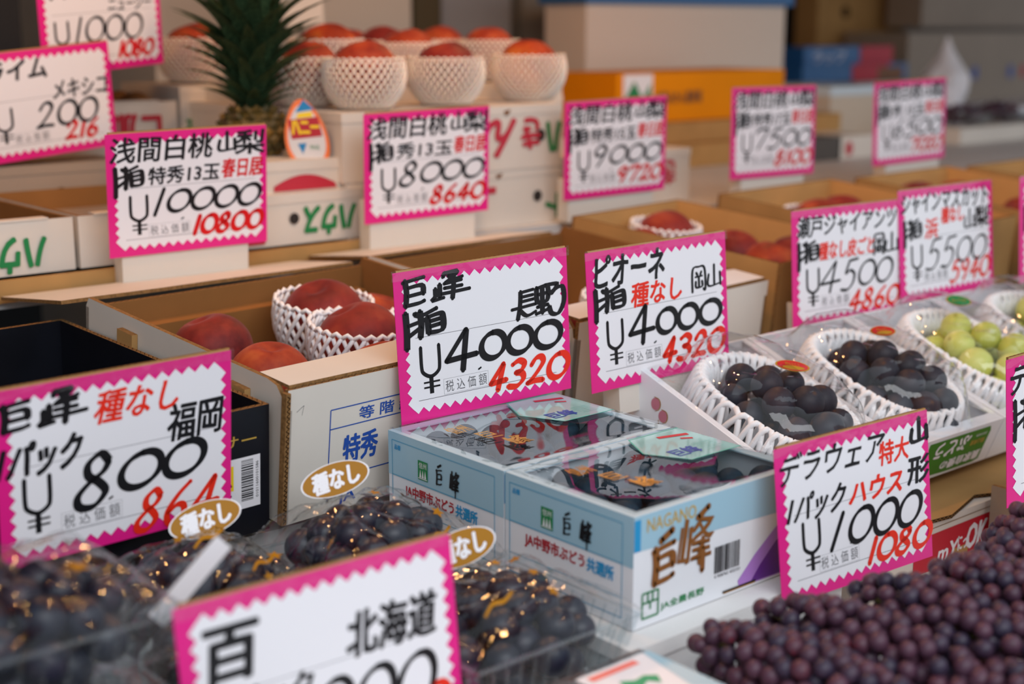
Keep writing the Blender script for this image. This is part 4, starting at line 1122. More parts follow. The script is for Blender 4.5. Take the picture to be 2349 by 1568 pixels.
bagged('lower blurred grape pack at the left under another pack', 'black grapes in the lower blurred pack at the left', .205, .70, .813, .190, .20, .080, 35, n=40, stars=5)
bagged('upper blurred grape pack at the left with orange glints, below the 800 sign', 'black grapes in the upper blurred pack at the left', .205, .765, .893, .185, .15, .078, 36, n=48, peak=(.7, .7), stars=10, gs=1.3)
bagged('blurred grape pack in the bottom left corner with large gold print', 'black grapes in the bottom left corner pack', .215, .585, .813, .180, .140, .105, 37, n=50, stars=12, gs=1.9)
# flat white bar set beside the left packs
a, b_ = at(360, 1425, dist=.925), at(515, 1242, dist=.945)
mb = MB(); dv = (b_ - a); F2 = frame(a, dv, Vector((0, 0, 1)) - dv.normalized() * dv.normalized().z)
mb.prism([(0, -.007), (dv.length, -.007), (dv.length, .007), (0, .007)], .0015, (0, 0, 0), F2)
tag(mb.build('white_strip', [WHITE]), 'white strip leaning on the blurred grape pack, left of the Hokkaido sign', 'strip')
slabthing('foam_block', 'white foam block under the strip and packs at the far left', 'board', -.1, .45, .736, .045, 1.04, .90, FOAMB)

# ---- pack of red fruit at the bottom edge
t = tray('clear pack of red fruit with a white map label, bottom edge between the signs', .585, .505, .813, .125, .175, .036)
wavy_sheet(0, 0, .125, .175, .0395, 24, 30, .004, 2.2, 22).build('cover_film', [FILM], t, smooth=True)
mb = MB(); Tm = frame((.0, 0, .0435), (1, .0, 0), (0, 1, 0))
mb.rect(.045, .085, .118, .160, 0, Tm, 0); mb.rect(.052, .149, .098, .156, 1, Tm, .0003)
mb.poly([(.070, .120), (.082, .126), (.088, .118), (.094, .128), (.086, .134), (.076, .132), (.066, .138), (.062, .128)], 2, Tm, .0003)
mb.poly([(.100, .100), (.118, .085), (.118, .160), (.112, .160)], 3, Tm, .0002)
mb.build('map_label', [WHITE, mat('salmon_print', rgb(240, 130, 120), .5), mat('map_green', rgb(40, 160, 110), .5), LBLUE], t)
t = thing('small_fruit_pile', 'small red fruit inside the clear pack at the bottom edge', 'fruit', loc=(.590, .51, .816))
random.seed(8); pts = []
for _ in range(5000):
    p = (.014 + random.random() * .087, .014 + random.random() * .137, .013 + random.random() * .008)
    if all((p[0] - q[0]) ** 2 + (p[1] - q[1]) ** 2 > .024 ** 2 for q in pts): pts.append(p)
put_grapes(t, pts, .0135, 'red', 'small_fruit')

# ------------------------------------------------------------------ peaches
def peach_mesh(m, seed):
    nu, nv = 40, 28; v = []
    for j in range(nv + 1):
        ph = PI * j / nv
        for i in range(nu):
            th = 2 * PI * i / nu
            dth = min(abs(th - PI / 2), 2 * PI - abs(th - PI / 2))
            cre = math.exp(-(dth / .16) ** 2) * .055 * math.sin(ph) ** .5
            lob = 1 + .03 * math.exp(-((dth - .5) / .35) ** 2)
            r = (1 - cre) * lob * (1 + .015 * math.sin(2 * th + seed))
            dim = .20 * math.exp(-(ph / .26) ** 2)
            z = math.cos(ph) * .92 - dim + .05 * math.exp(-((PI - ph) / .3) ** 2) * -1
            v.append((r * math.sin(ph) * math.cos(th), r * math.sin(ph) * math.sin(th), z))
    f = [(j * nu + i, (j + 1) * nu + i, (j + 1) * nu + (i + 1) % nu, j * nu + (i + 1) % nu) for j in range(nv) for i in range(nu)]
    me = bpy.data.meshes.new('peach'); me.from_pydata(v, [], f); me.materials.append(m)
    me.polygons.foreach_set('use_smooth', [True] * len(f)); return me
PM = {'r': peach_mesh(PEACHR, 1), 'p': peach_mesh(PEACH, 2), 'o': peach_mesh(PEACHO, 3)}
def peach(label, M, r, kind, group, rot=(0, 0, 0)):
    o = bpy.data.objects.new('peach', PM[kind]); COL.objects.link(o)
    o.matrix_world = M @ Matrix.Rotation(rot[0], 4, 'X') @ Matrix.Rotation(rot[1], 4, 'Y') @ Matrix.Rotation(rot[2], 4, 'Z') @ Matrix.Diagonal((r, r, r, 1))
    return tag(o, label, 'peach', group)

def cup_net(name, r0, r1, zt, n, rs, m, k=5.0, bulge=.10, steps=16):
    mb = MB()
    for fam in (1, -1):
        for i in range(n):
            P = []
            for j in range(steps + 1):
                u = j / steps; a = 2 * PI * i / n + fam * k * 2 * PI / n * u
                rr = r0 + (r1 - r0) * math.sin(u * PI / 2) ** .8 + bulge * r1 * math.sin(u * PI) + fam * rs * .4
                P.append((rr * math.cos(a), rr * math.sin(a), zt * u ** 1.1))
            mb.tube(P, rs, 5)
    for i in range(n):     # scalloped rim
        a0 = 2 * PI * i / n; a1 = 2 * PI * (i + 1) / n; am = (a0 + a1) / 2
        R = r1 + rs * .2
        mb.tube([(R * math.cos(a0), R * math.sin(a0), zt), (R * math.cos(am), R * math.sin(am), zt + rs * 1.8), (R * math.cos(a1), R * math.sin(a1), zt)], rs * 1.1, 5)
    return mb.build(name, [m], None, smooth=True)

# peaches in tall white nets on the stack of white boxes
TOPZ = 1.1865
NETG = 'white foam nets holding the rear peaches'; PKG = 'peaches in tall white nets on the box stack'
cup0 = None
CUPS = [  # pixel centre x of net, y plane, label words, kind, scale
    (835, 1.66, 'front left, partly above the 8000 sign', 'p', 1.0), (1022, 1.67, 'front middle', 'r', .98), (1212, 1.69, 'front right, crease to the right', 'o', 1.0),
    (706, 1.77, 'touching the pineapple leaves on their right', 'p', 1.0), (752, 1.86, 'second row, yellow cheeked', 'o', 1.0),
    (935, 1.83, 'second row, left gap', 'p', .92), (1120, 1.89, 'second row, right gap', 'p', .95),
    (880, 1.94, 'third row behind the front left one', 'r', .95), (1010, 1.98, 'third row, topmost in the middle', 'p', .95), (805, 2.06, 'rearmost, darkest', 'r', .9),
    (448, 2.10, 'left of the pineapple', 'p', 1.0)]
for i, (px, y, words, kd, sc) in enumerate(CUPS):
    p = at(px, 200, y=y); z = TOPZ + (.0235 if 1.8 < y else 0) + (.001 if px == 448 else 0)
    if cup0 is None:
        cup0 = cup_net('foam_net', .034, .0555, .066, 34, .00155, FOAMW); net = cup0
    else: net = cup0.copy(); COL.objects.link(net)
    net.matrix_world = Matrix.Translation((p.x, p.y, z + .0025)) @ Matrix.Rotation(i * .8, 4, 'Z') @ Matrix.Diagonal((sc, sc, sc, 1))
    tag(net, 'foam net of the rear peach, ' + words, 'foam net', NETG)
    peach('rear peach in a tall net, ' + words, Matrix.Translation((p.x, p.y, z + .052 * sc)), .047 * sc, kd, PKG, (random.uniform(-.5, -.1), random.uniform(-.3, .3), [-.4, .2, -1.0][i % 3] + PI))

# peaches in the open boxes
net1 = None
def boxpeach(BM, lst, who, prefix):
    global net1
    for i, (x, y, z, kd, has, words) in enumerate(lst):
        M = BM @ Matrix.Translation((x, y, z))
        random.seed(int(x * 1000) + i)
        peach(prefix + words, M @ Matrix.Translation((0, 0, .004 if has else -.004)), .0465 if has else .0425, kd, 'peaches in the open boxes', (random.uniform(-.6, .1), random.uniform(-.4, .4), random.uniform(0, 6)))
        if has:
            if net1 is None: net1 = cup_net('foam_net', .036, .0535, .060, 28, .0024, FOAM, k=3.0, bulge=.05, steps=10); nn = net1
            else: nn = net1.copy(); COL.objects.link(nn)
            nn.matrix_world = M @ Matrix.Translation((0, 0, -.037)) @ Matrix.Rotation(i, 4, 'Z')
            tag(nn, 'foam net of the ' + (prefix + words).replace('behind the right half of the', 'right, behind the'), 'foam net', 'white foam nets in the peach boxes')
boxpeach(KM, [(.088, .245, .088, 'r', 0, 'leftmost, at the rear'), (.092, .150, .083, 'p', 0, 'half hidden by the left wall'),
              (.238, .250, .092, 'r', 1, 'rearmost, netted'), (.215, .160, .092, 'r', 1, 'in the middle, netted'),
              (.178, .075, .090, 'p', 0, 'nearest the front flap'), (.300, .140, .086, 'r', 1, 'touching the Nagano sign'), (.265, .062, .086, 'r', 0, 'hidden by the Nagano sign'), (.315, .245, .080, 'p', 0, 'in the right rear corner')],
         'K', 'peach in the grade table box, ')
boxpeach(DM, [(.070, .215, .078, 'r', 1, 'at the picture edge, netted'), (.125, .135, .080, 'p', 1, 'nearest to the 800 sign'), (.05, .08, .072, 'p', 0, 'under the 800 sign corner'), (.21, .06, .05, 'r', 0, 'hidden low at the front wall')], 'D', 'peach in the black box, ')
boxpeach(K2M, [(.063, .095, .075, 'r', 1, 'left of the 4000 pione sign'), (.135, .10, .075, 'r', 0, 'behind the 4000 pione sign'), (.22, .11, .075, 'p', 1, 'behind the right half of the pione sign')], 'K2', 'peach in the brown box, ')
boxpeach(TR(1.403, 1.128, .872, 9, 5.5) @ Matrix.Diagonal((.88, 1, 1, 1)), [(.06, .255, .096, 'r', 0, 'leftmost at the back'), (.145, .262, .100, 'r', 1, 'large, rear, netted'), (.215, .18, .092, 'r', 0, 'in the middle'), (.175, .10, .095, 'p', 0, 'brightest, front left'), (.252, .10, .098, 'r', 0, 'front right beside the 4500 sign'), (.09, .16, .085, 'p', 0, 'left half'), (.10, .06, .085, 'r', 0, 'front corner behind the pione sign')], 'P1', 'peach in the box left of the 4500 sign, ')
boxpeach(TR(1.690, 1.128, .876, 5, 5.5), [(.105, .25, .092, 'r', 0, 'rear left one'), (.175, .262, .085, 'p', 1, 'at the back, netted'), (.225, .25, .102, 'r', 0, 'at the back right'), (.14, .15, .09, 'r', 0, 'in the middle')], 'P2', 'peach in the box under the 7500 sign, ')
boxpeach(TR(2.03, 1.12, .876, 3, 5.5), [(.21, .27, .100, 'p', 0, 'brightest at the back'), (.10, .28, .092, 'r', 1, 'at the back left'), (.13, .10, .100, 'r', 0, 'front, right of the 5500 sign'), (.22, .14, .098, 'p', 0, 'front right'), (.25, .06, .1, 'p', 0, 'right of the 5500 sign, lowest')], 'P3', 'peach in the box under the 6500 sign, ')
boxpeach(TR(2.35, 1.11, .876, 2, 5.5), [(.06, .24, .098, 'p', 0, 'at the back'), (.08, .12, .098, 'p', 0, 'in the middle'), (.16, .2, .098, 'r', 0, 'further right')], 'P4', 'peach in the rightmost kraft box, ')

# ------------------------------------------------------------------ white boxes of the rear rows
BG = 'white peach boxes on the rear shelf'
def carton(name, label, x0, y0, z0, w, d, h, mm=None, prints=None, hole=None, group=BG, cat='box', seam=True, rz=0, openTop=False):
    r = thing(name, label, cat, loc=(x0, y0, z0), rz=rz, group=group)
    mm = mm or WBOARD
    if openTop:
        t = .006
        MB().box(0, 0, 0, w, t, h, [0, 1, 0, 2, 0, 0]).build('front_panel', [mm, EDGE, KRAFTD], r)
        MB().box(0, d - t, 0, w, d, h, [0, 1, 2, 0, 0, 0]).build('back_panel', [mm, EDGE, KRAFTD], r)
        MB().box(0, t, 0, t, d - t, h, [0, 1, 0, 0, 0, 2]).build('side_panel', [mm, EDGE, KRAFTD], r)
        MB().box(w - t, t, 0, w, d - t, h, [0, 1, 0, 0, 2, 0]).build('side_panel', [mm, EDGE, KRAFTD], r)
        MB().box(t, t, 0, w - t, d - t, h * .55, [0, 0, 0, 0, 0, 0]).build('paper_filling', [GREYB], r)
        MB().box(.02, -.0015, h, w - .03, .016, h + .002, 0).build('folded_edge', [mm], r)
    else:
        MB().box(0, 0, 0, w, d, h, 0).build('carton_body', [mm], r)
        if seam:
            MB().box(-.0012, -.0012, h - .012, w + .0012, d + .0012, h + .001, 0).build('lid', [mm], r)
    if prints:
        mb = MB(); Fr = frame((0, -.0016, 0), (1, 0, 0), (0, 0, 1)); prints(mb, Fr, w, h); mb.build('printing', [GREEN, BOXR, BLACK, STAMPB, mat('brown_print', rgb(120, 70, 20), .5), WHITE], children(r)[0])
    if hole:
        mb = MB()
        for (hx, hz, hr) in hole:
            Fm = frame((hx, -.0014, hz), (1, 0, 0), (0, 0, 1))
            mb.poly([(hr * math.cos(a * PI / 10), hr * math.sin(a * PI / 10)) for a in range(20)], 0, Fm, .0008)
        mb.build('vent_hole', [FLUTE if mm is not WBOARD else DARK], r)
    return r
def pr_house(x0, dark=True):
    def f(mb, F, w, h):
        write(mb, 'ハウス', x0, .014, x0 + .062, .050, 0, F, .0006, bold=.045, flip=True, shear=.1)
    return f
RZ = 1.0085
carton('white_box', 'white box at the left edge with green lettering upside down', .46, 1.60, 1.0195, .234, .30, .062, openTop=True,
       prints=lambda mb, F, w, h: write(mb, 'ハウス', .115, .004, .197, .044, 0, F, .0006, bold=.045, flip=True, shear=.1))
carton('white_box', 'white open box behind the left border of the 10000 sign', .7005, 1.60, 1.0195, .2, .30, .062, openTop=True)
carton('white_box', 'white box right of the 10000 sign with green lettering upside down and a dark hole', .912, 1.60, 1.0195, .192, .30, .066,
       hole=[(.085, .034, .0075)], prints=lambda mb, F, w, h: (write(mb, 'ハウス', .100, .010, .180, .048, 0, F, .0006, bold=.055, flip=True, shear=.1), write(mb, '干', .012, .006, .04, .045, 1, F, .0006, bold=.05, flip=True)))
carton('white_box', 'flat white box with a red arc carrying the pineapple', .915, 1.615, 1.0865, .185, .30, .040,
       prints=lambda mb, F, w, h: (mb.poly([(.062, .002)] + [(.062 + .095 * q / 10, .004 + .018 * math.sin(PI * (q + 1) / 12)) for q in range(11)] + [(.160, .002)], 1, F, .0004), mb.line((.012, .017), (.022, .017), .003, 0, F, .0004)))
def pr_stack(mb, F, w, h):
    write(mb, 'ん', .245, h * .22, .300, h * .80, 1, F, .0006, bold=.05, flip=True, shear=.2)
    write(mb, 'き', .318, h * .32, .352, h * .80, 1, F, .0006, bold=.05, flip=True)
    write(mb, 'ハ', w - .03, h * .25, w - .004, h * .72, 0, F, .0006, bold=.06, flip=True)
    mb.poly([(.282, h * .93), (.296, h * .96), (.292, h * .88), (.286, h * .86)], 4, F, .0005)
carton('white_box', 'lower white box of the stack under the netted peaches', 1.085, 1.605, RZ, .392, .40, .084, hole=[(.345, .042, .0085)],
       prints=lambda mb, F, w, h: (write(mb, 'ト', w - .03, h * .1, w - .004, h * .5, 0, F, .0006, bold=.06, flip=True), write(mb, '一', .24, h * .62, .262, h * .72, 1, F, .0006, bold=.1), mb.poly([(.262, h * .93), (.276, h * .96), (.272, h * .88), (.266, h * .86)], 4, F, .0005)))
carton('white_box', 'upper white box of the stack, netted peaches on its top, red characters upside down', 1.078, 1.602, 1.0935, .398, .50, .092, hole=[(.355, .048, .009)], prints=pr_stack)
carton('white_box', 'flat white box lid under the rear rows of netted peaches', 1.105, 1.80, 1.1865, .555, .33, .0215, seam=False)
carton('white_box', 'white box right behind the 9000 sign, top level with the netted peaches', 1.480, 1.80, 1.0975, .18, .30, .088)
def pr_red(mb, F, w, h):
    write(mb, 'ん', .16, h * .3, .20, h * .8, 1, F, .0006, bold=.04, flip=True); write(mb, 'き', .235, h * .35, .262, h * .8, 1, F, .0006, bold=.04, flip=True)
carton('white_box', 'white box with red marks between the 9000 and 7500 signs', 1.53, 1.66, RZ, .30, .30, .088, hole=[(.130, .040, .0075)], prints=pr_red)
carton('white_box', 'white box with green marks left of the pineapple, under a netted peach', 1.062, 2.02, RZ, .135, .20, .2005,
       prints=lambda mb, F, w, h: write(mb, 'みどり', .006, h * .62, .066, h * .76, 0, F, .0006, bold=.05))
carton('grey_box', 'grey box with a round hole at the left edge, below the lime sign', .66, 1.905, 1.009, .25, .10, .105, mm=GREYB, hole=[(.152, .062, .0115)])
# kiwi in an open crate
t = carton('kiwi_crate', 'open white crate of brown kiwis with red marks, right of the lime sign', .80, 2.02, RZ, .255, .22, .180, openTop=True,
       prints=lambda mb, F, w, h: (write(mb, '加', .150, h * .66, .186, h * .90, 1, F, .0006, bold=.06, flip=True), write(mb, 'コ', .196, h * .66, .226, h * .88, 1, F, .0006, bold=.06)))
for c_ in children(t):
    if c_.name.startswith('paper_filling'): c_.scale = (1, 1, 1.45)
kiwi_me = ico('kiwi_fruit', KIWI, 3, 1.25)
random.seed(4)
for i in range(9):
    o = bpy.data.objects.new('kiwi_fruit', kiwi_me); COL.objects.link(o)
    o.matrix_world = Matrix.Translation((.835 + (i % 4) * .058, 2.065 + (i // 4) * .060, 1.176)) @ Matrix.Rotation(1.4, 4, 'X') @ Matrix.Rotation(random.random() * 6, 4, 'Z') @ Matrix.Diagonal((.026, .026, .026, 1))
    tag(o, 'brown kiwi in the open crate right of the lime sign', 'kiwi', 'kiwis in the crate')

# ------------------------------------------------------------------ pineapple
PX, PY, PZ = at(582, 300, y=1.72).x, 1.72, 1.1275
t = thing('pineapple', 'pineapple with a tall dark green crown between the 10000 sign and the netted peaches', 'pineapple', loc=(PX, PY, PZ))
mb = MB(); nu, nv = 34, 18; v = []
for j in range(nv + 1):
    q = j / nv; rr = .047 * math.sin(PI * (.12 + .80 * q)) ** .55
    for i in range(nu):
        th = 2 * PI * i / nu
        v.append((rr * math.cos(th), rr * math.sin(th), .066 * q))
mb.add(v, [(j * nu + i, j * nu + (i + 1) % nu, (j + 1) * nu + (i + 1) % nu, (j + 1) * nu + i) for j in range(nv) for i in range(nu)])
mb.build('body', [PINE], t, smooth=True)
mb = MB(); mb.add([(-.5, -.5, 0), (.5, -.5, 0), (.5, .5, 0), (-.5, .5, 0), (-.25, -.25, .5), (.25, -.25, .5), (.25, .25, .5), (-.25, .25, .5), (.35, 0, 1.2)], [(0, 1, 5, 4), (1, 2, 6, 5), (2, 3, 7, 6), (3, 0, 4, 7), (4, 5, 8), (5, 6, 8), (6, 7, 8), (7, 4, 8)])
sc0 = None
for j in range(7):
    for i in range(13):
        q = (j + .5) / 7; rr = .047 * math.sin(PI * (.12 + .80 * q)) ** .55; th = 2 * PI * (i + .5 * (j % 2)) / 13
        n_ = Vector((math.cos(th), math.sin(th), .0)); M = frame((rr * math.cos(th), rr * math.sin(th), .066 * q), (-math.sin(th), math.cos(th), 0), (0, 0, 1)) @ Matrix.Rotation(PI / 4, 4, 'Z') @ Matrix.Diagonal((.0125, .0125, .006, 1))
        if sc0 is None: sc0 = mb.build('eye', [PINE], t); sc0.matrix_local = M
        else: place(sc0, t, M)
def leaf_mesh(L, W, bend, seed):
    mb = MB(); n = 8; v = []
    for i in range(n + 1):
        q = i / n; wv = W * (1 - q) ** .8 * (.75 + .5 * min(1, q * 4)) * .5; x = bend * L * q ** 2.1; z = L * (q - .18 * q * q * abs(bend))
        v += [(x, -wv, z), (x - wv * .5, 0, z), (x, wv, z)]
    f = []
    for i in range(n):
        a = i * 3; f += [(a, a + 1, a + 4, a + 3), (a + 1, a + 2, a + 5, a + 4)]
    mb.add(v, f); return mb
random.seed(12)
protos = [leaf_mesh(1, .24, b, 0) for b in (.42, .25, .10)]
LF = []
for k in range(150):
    lv = k / 150; ang = k * 2.39996; L = .062 + .06 * math.sin(PI * min(1, lv * 1.3)) + .02 * random.random(); L *= (1.0 if lv < .75 else 1.1)
    z = .056 + .195 * lv; pr = 0 if lv < .45 else (1 if lv < .8 else 2)
    tiltv = .78 - .68 * lv ** .7 + random.uniform(-.10, .10)
    M = Matrix.Translation((.008 * math.cos(ang), .008 * math.sin(ang), z)) @ Matrix.Rotation(ang, 4, 'Z') @ Matrix.Rotation(tiltv, 4, 'Y') @ Matrix.Diagonal((L, L, L, 1))
    if k in (0, 68, 121): LF.append(protos[pr].build('crown_leaf', [PLEAF], t, smooth=True)); LF[-1].matrix_local = M
    else: place(LF[{0: 0, 1: 1, 2: 2}[pr]] if len(LF) > pr else LF[-1], t, M)
# leaf shaped tag
mb = MB(); F2 = frame((.030, -.085, .031), (.86, -.51, 0), (-.12, .05, 1))
def tagshape(k): return [(.0285 * k * math.sin(a) * (1 - .25 * math.cos(a)), .048 * k * math.cos(a)) for a in [2 * PI * i / 30 for i in range(30)]][::-1]
mb.prism(tagshape(1.0), .0006, (0, 0, 0), F2)
mb.poly(tagshape(.84), 1, F2, .0002)
clip = lambda y0, y1, k: [(x, y) for (x, y) in tagshape(k)]
mb.poly([(-.0215, .020), (-.020, -.006), (.0215, -.002), (.019, .024)], 2, F2, .0004)
mb.poly([(-.010, .030), (.016, .034), (.003, .047)], 3, F2, .0004); mb.poly([(-.010, .022), (.012, .024), (.012, .031), (-.006, .029)], 4, F2, .0005)
write(mb, 'ハニー', -.018, .001, .018, .019, 4, F2, .0007, bold=.06)
mb.poly([(-.013, -.012), (-.001, -.011), (-.008, -.026)], 3, F2, .0004)
write(mb, 'PINE', .003, -.020, .015, -.014, 5, F2, .0005)
mb.build('hang_tag', [mat('tag_orange', rgb(238, 120, 50), .3, coat=.5), mat('tag_pale', rgb(214, 214, 216), .3, coat=.5), INKR, mat('tag_blue', rgb(30, 130, 190), .3), YELL, GREEN], t)

# ------------------------------------------------------------------ background behind the counter
def rearbox(name, label, tl, br, y, depth, mm=None, prints=None, cat='box', group=None, hole=None, lid=None, zfloor=None, side=None):
    a = at(tl[0], tl[1], y=y); b = at(br[0], br[1], y=y)
    z0 = min(a.z, b.z) if zfloor is None else zfloor; w = b.x - a.x; h = max(a.z, b.z) - z0
    r = carton(name, label, a.x, y, z0, w, depth, h, mm=mm, prints=prints, group=group, cat=cat, hole=hole, seam=False)
    if lid: MB().box(-.012, -.012, h + .0005, w + .02, depth + .012, h + .05, 0).build('lid', [lid], r)
    return r
def support(label, tl, br, y, depth):
    a = at(tl[0], tl[1], y=y); b = at(br[0], br[1], y=y)
    z1 = min(a.z, b.z)
    t = thing('rear_rack', label, 'shelf', loc=(a.x, y, 0))
    MB().box(0, 0, z1 - .02, b.x - a.x, depth, z1 - .0005).build('shelf_board', [TABLEM], t)
    for x in (0, b.x - a.x - .04):
        for yy in (.0, depth - .04): MB().box(x, yy, 0, x + .04, yy + .04, z1 - .02).build('leg', [TABLEM], t)
# orange carton with the big foam box on it, tan boxes below
a = at(1415, 168, y=2.12); b = at(1790, 262, y=2.12)
def pr_orange(mb, F, w, h):
    mb.rect(.018, h * .08, .105, h * .98, 5, F, .0004); mb.poly([(.022, h * .5), (.05, h * .85), (.075, h * .5), (.1, h * .8), (.1, h * .2), (.022, h * .2)], 0, F, .0006)
    write(mb, '甘熟みかん選果場', .118, h * .36, .26, h * .62, 4, F, .0005, bold=.02)
rearbox('orange_carton', 'orange fruit carton with a small green picture, above the 9000 sign', (1415, 170), (1795, 262), 2.12, .20, ORANGE, pr_orange)
rearbox('foam_box', 'large pale foam box with a blue lid edge on the orange carton', (1345, 8), (1795, 164), 2.42, .14, STYRO, lid=BLUEP, zfloor=1.009)
carton('kraft_box', 'flat kraft box right under the orange carton', 2.06, 2.08, 1.058, .76, .26, .042, mm=KRAFT, seam=False)
carton('kraft_box', 'lowest flat kraft box under the orange carton', 2.02, 2.04, 1.009, .56, .36, .048, mm=KRAFT, seam=False)
rearbox('beige_crate', 'pale crate with a bluish white top between the 7500 and 6500 signs', (1905, 222), (2040, 300), 2.25, .3, mat('beige_crate_board', rgb(206, 190, 170), .6), zfloor=1.01)
rearbox('beige_crate', 'pale folded carton right of the orange carton', (1800, 200), (1905, 300), 2.58, .1, mat('taupe_board', rgb(180, 160, 140), .6), zfloor=1.01)
slabthing('tray_lid', 'bluish white tray lid between the 7500 and 6500 signs', 'tray', at(1905, 222, y=2.25).x, 2.25, at(1905, 221, y=2.25).z, at(2040, 200, y=2.25).x, 2.5, at(1905, 200, y=2.25).z, mat('ice_blue', rgb(206, 220, 228), .4))
rearbox('dark_box', 'dark grey box right of the 7500 sign', (1865, 318), (1925, 408), 1.95, .3, mat('charcoal_board', rgb(80, 76, 72), .7), zfloor=1.009)
rearbox('white_box', 'small white box with a red spot between the 7500 and 6500 signs', (1926, 314), (2000, 408), 1.95, .3, WBOARD, lambda mb, F, w, h: mb.poly([(.035 + .013 * math.cos(q * PI / 8), h * .45 + .016 * math.sin(q * PI / 8)) for q in range(16)], 1, F, .0005), zfloor=1.009)
# plastic wrap roll cartons
def pr_wrap(mb, F, w, h):
    mb.rect(w * .62, 0, w, h, 1, F, .0004); write(mb, 'ラップ', w * .1, h * .2, w * .45, h * .8, 5, F, .0005)
rearbox('wrap_carton', 'blue and red carton of plastic wrap behind the 6500 sign', (1845, 108), (2045, 150), 2.75, .10, BLUEP, pr_wrap)
rearbox('wrap_carton', 'lower blue and red carton of plastic wrap with a yellow end', (1842, 151), (2080, 182), 2.72, .12, BLUEP, lambda mb, F, w, h: (mb.rect(w * .45, 0, w * .8, h, 1, F, .0004), mb.rect(w * .7, 0, w * .95, h * .8, 4, F, .0005)))
support('rear rack carrying the plastic wrap cartons', (1842, 151), (2130, 183), 2.70, .35)
# white paper bag twisted to a point
p = at(2160, 262, y=2.42); p.z = at(2120, 262, y=2.3).z; t = thing('paper_bag', 'crumpled white paper bag rising to a point behind the 6500 sign', 'bag', loc=(p.x, p.y, p.z))
v = []; nu, nv = 22, 12; H_ = at(2160, 85, y=2.42).z - p.z
for j in range(nv + 1):
    q = j / nv; r0 = .062 * min(1, 1.7 * (1 - q)) * (.50 + .62 * math.sin(PI * min(1, q * .9 + .10))) + .004
    for i in range(nu):
        th = 2 * PI * i / nu; rr = r0 * (1 + .18 * noise.noise(Vector((math.cos(th) * 2, math.sin(th) * 2, q * 5))))
        v.append((rr * math.cos(th) + .008 * q, rr * math.sin(th), H_ * q))
MB().add(v, [(j * nu + i, j * nu + (i + 1) % nu, (j + 1) * nu + (i + 1) % nu, (j + 1) * nu + i) for j in range(nv) for i in range(nu)]).build('paper', [WHITE], t)
slabthing('white_shelf_board', 'white shelf board right of the 6500 sign', 'shelf', at(2120, 282, y=2.30).x, 2.30, at(2120, 280, y=2.3).z, 4.7, 2.62, at(2120, 262, y=2.3).z, WHITE)
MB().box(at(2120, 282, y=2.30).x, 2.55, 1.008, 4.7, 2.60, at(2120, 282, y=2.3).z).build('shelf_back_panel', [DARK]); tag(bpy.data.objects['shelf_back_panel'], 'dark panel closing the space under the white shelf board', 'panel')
for i, (px, words) in enumerate(((2255, 'left'), (2345, 'right'))):
    a = at(px - 35, 350, y=2.02)
    tray('clear pack of dark red grapes under the white shelf board, ' + words, a.x, 2.02, 1.0095 + .04, .10, .12, .03, group='rear clear packs')
    bunch('dark red grapes in the rear pack under the white shelf board, ' + words, (a.x + .05, 2.08, 1.0755), 0, .04, .05, .02, .009, 34, 'dela', 70 + i, 'dark red grapes in rear packs')
carton('white_box', 'low white box carrying the rear packs of dark red grapes', at(2200, 350, y=2.0).x, 2.0, 1.009, .40, .2, .039)
rearbox('white_box', 'grey-white box with blue marks behind the paper bag at the right edge', (2085, 75), (2420, 222), 2.95, .27, GREYB, lambda mb, F, w, h: [mb.poly([(cx * w + .02 * math.cos(q * PI / 8), h * .42 + .026 * math.sin(q * PI / 8)) for q in range(16)], mm_, F, .0005) for cx, mm_ in ((.42, 3), (.66, 3), (.75, 1))])
rearbox('white_box', 'upper grey-white box at the top right corner', (2120, -60), (2450, 62), 3.05, .15, GREYB)
rearbox('kraft_box', 'tall kraft box with a black hole at the top, right of the foam box', (1880, -60), (2068, 112), 3.25, .10, KRAFT, hole=[(.16, .135, .022)])
rearbox('dark_block', 'dark block between the foam box and the tall kraft box', (1798, -80), (1880, 190), 3.40, .3, DARK, zfloor=0)  # plain dark block behind the boxes
support('dark rack under the grey-white boxes at the right', (2085, 100), (2450, 222), 2.93, .42)
rearbox('dark_block', 'dark block behind the kraft box at the top right', (2066, -80), (2460, 260), 3.70, .2, mat('umber_board', rgb(96, 84, 74), .7), zfloor=0)  # plain brown-grey block at the rear
# back left: stacked white boxes and panels
def pr_blue(cx, cy):
    return lambda mb, F, w, h: (mb.poly([(cx * w + .016 * math.cos(q * PI / 8), h * cy + .016 * math.sin(q * PI / 8)) for q in range(16)], 3, F, .0005), mb.line((cx * w - .05, h * (cy - .2)), (cx * w + .08, h * (cy - .2)), .01, 3, F, .0004))
rearbox('white_box', 'large white box with a blue mark left of the pineapple crown', (345, -80), (690, 215), 2.62, .3, mat('dull_white_board', rgb(196, 188, 176), .7), pr_blue(.16, .60), zfloor=1.009)
rearbox('white_box', 'large white box with faint blue marks behind the netted peaches', (692, -80), (946, 200), 2.66, .3, mat('dull_white_board', rgb(196, 188, 176), .7), pr_blue(.5, .52), zfloor=1.009)
rearbox('olive_gap_fill', 'dark olive block filling the gap behind the netted peaches', (948, -80), (1012, 200), 2.7, .2, mat('olive_gap_dark', rgb(74, 62, 32), .6), zfloor=0, cat='post')  # a dark gap, painted as a solid olive block
rearbox('grey_cabinet', 'grey cabinet door behind the netted peaches', (1012, -80), (1172, 230), 2.75, .3, PANELG, zfloor=0, cat='cabinet')
rearbox('dark_block', 'narrow dark block added for the dark gap right of the grey cabinet door', (1172, -80), (1200, 230), 3.20, .3, DARK, zfloor=0, cat='cabinet')  # darkness of an open gap, put in as a solid dark block
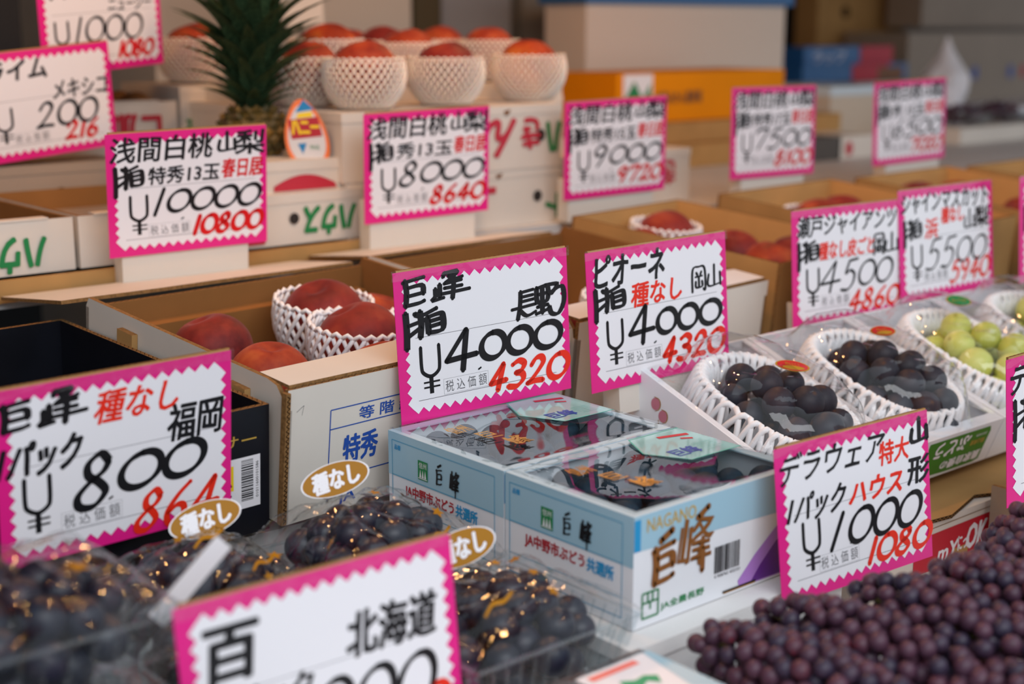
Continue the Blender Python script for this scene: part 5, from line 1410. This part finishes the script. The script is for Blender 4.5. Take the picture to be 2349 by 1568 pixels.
rearbox('grey_cabinet', 'darker grey cabinet left of the foam box', (1200, -80), (1334, 230), 2.78, .3, mat('taupe_paint', rgb(140, 134, 124), .6), zfloor=0, cat='cabinet')
rearbox('dark_block', 'dark block in the top left corner', (-120, -80), (62, 240), 2.7, .3, mat('navy_dark', rgb(20, 24, 30), .6), zfloor=0, cat='cabinet')  # plain dark block in the corner

# green fruit pack at the right edge above the gift boxes
t = thing('leaf_garnish', 'bright green plastic leaf sheet at the right edge above the green grapes', 'leaf', loc=(1.70, 1.075, .955))
for i in range(6):
    mb = MB(); v = []; n = 6
    for q in range(n + 1):
        u = q / n; wv = .014 * math.sin(PI * (u * .9 + .08)); v += [(-wv, .07 * u, .01 * math.sin(PI * u)), (wv, .07 * u, .01 * math.sin(PI * u))]
    mb.add(v, [(2 * q, 2 * q + 1, 2 * q + 3, 2 * q + 2) for q in range(n)])
    o = mb.build('leaf', [mat('bright_leaf', rgb(90, 190, 50), .4)], t, smooth=True); o.matrix_local = Matrix.Translation((.01 * i - .02, 0, .004 * i)) @ Matrix.Rotation(.5 * i - 1.2, 4, 'Z') @ Matrix.Rotation(.3, 4, 'X')

# ------------------------------------------------------------------ lamps of the stall
def lamp(x, y, z, power, r=.035):
    t = thing('hanging_lamp', 'bare warm bulb hanging from the awning above the counter', 'lamp', loc=(x, y, z), group='bare bulbs hanging over the counter')
    import bmesh
    bm = bmesh.new(); bmesh.ops.create_icosphere(bm, subdivisions=3, radius=r); me = bpy.data.meshes.new('bulb'); bm.to_mesh(me); bm.free()
    m = MATS.get('bulb_glow')
    if not m:
        m = bpy.data.materials.new('bulb_glow'); m.use_nodes = True; bb = m.node_tree.nodes['Principled BSDF']
        bb.inputs['Emission Color'].default_value = (1, .50, .20, 1); bb.inputs['Emission Strength'].default_value = power; MATS['bulb_glow'] = m
    me.materials.append(m); o = bpy.data.objects.new('bulb', me); COL.objects.link(o); o.parent = t
    MB().tube([(0, 0, r), (0, 0, r + .05)], .014, 10).build('socket', [DARK], t)
    MB().tube([(0, 0, r + .05), (0, 0, 2.0 - z)], .003, 6).build('cable', [DARK], t)
for x, y in ((.55, 1.50), (1.75, 1.60), (1.05, 1.20)):
    lamp(x, y, 1.78, 150)
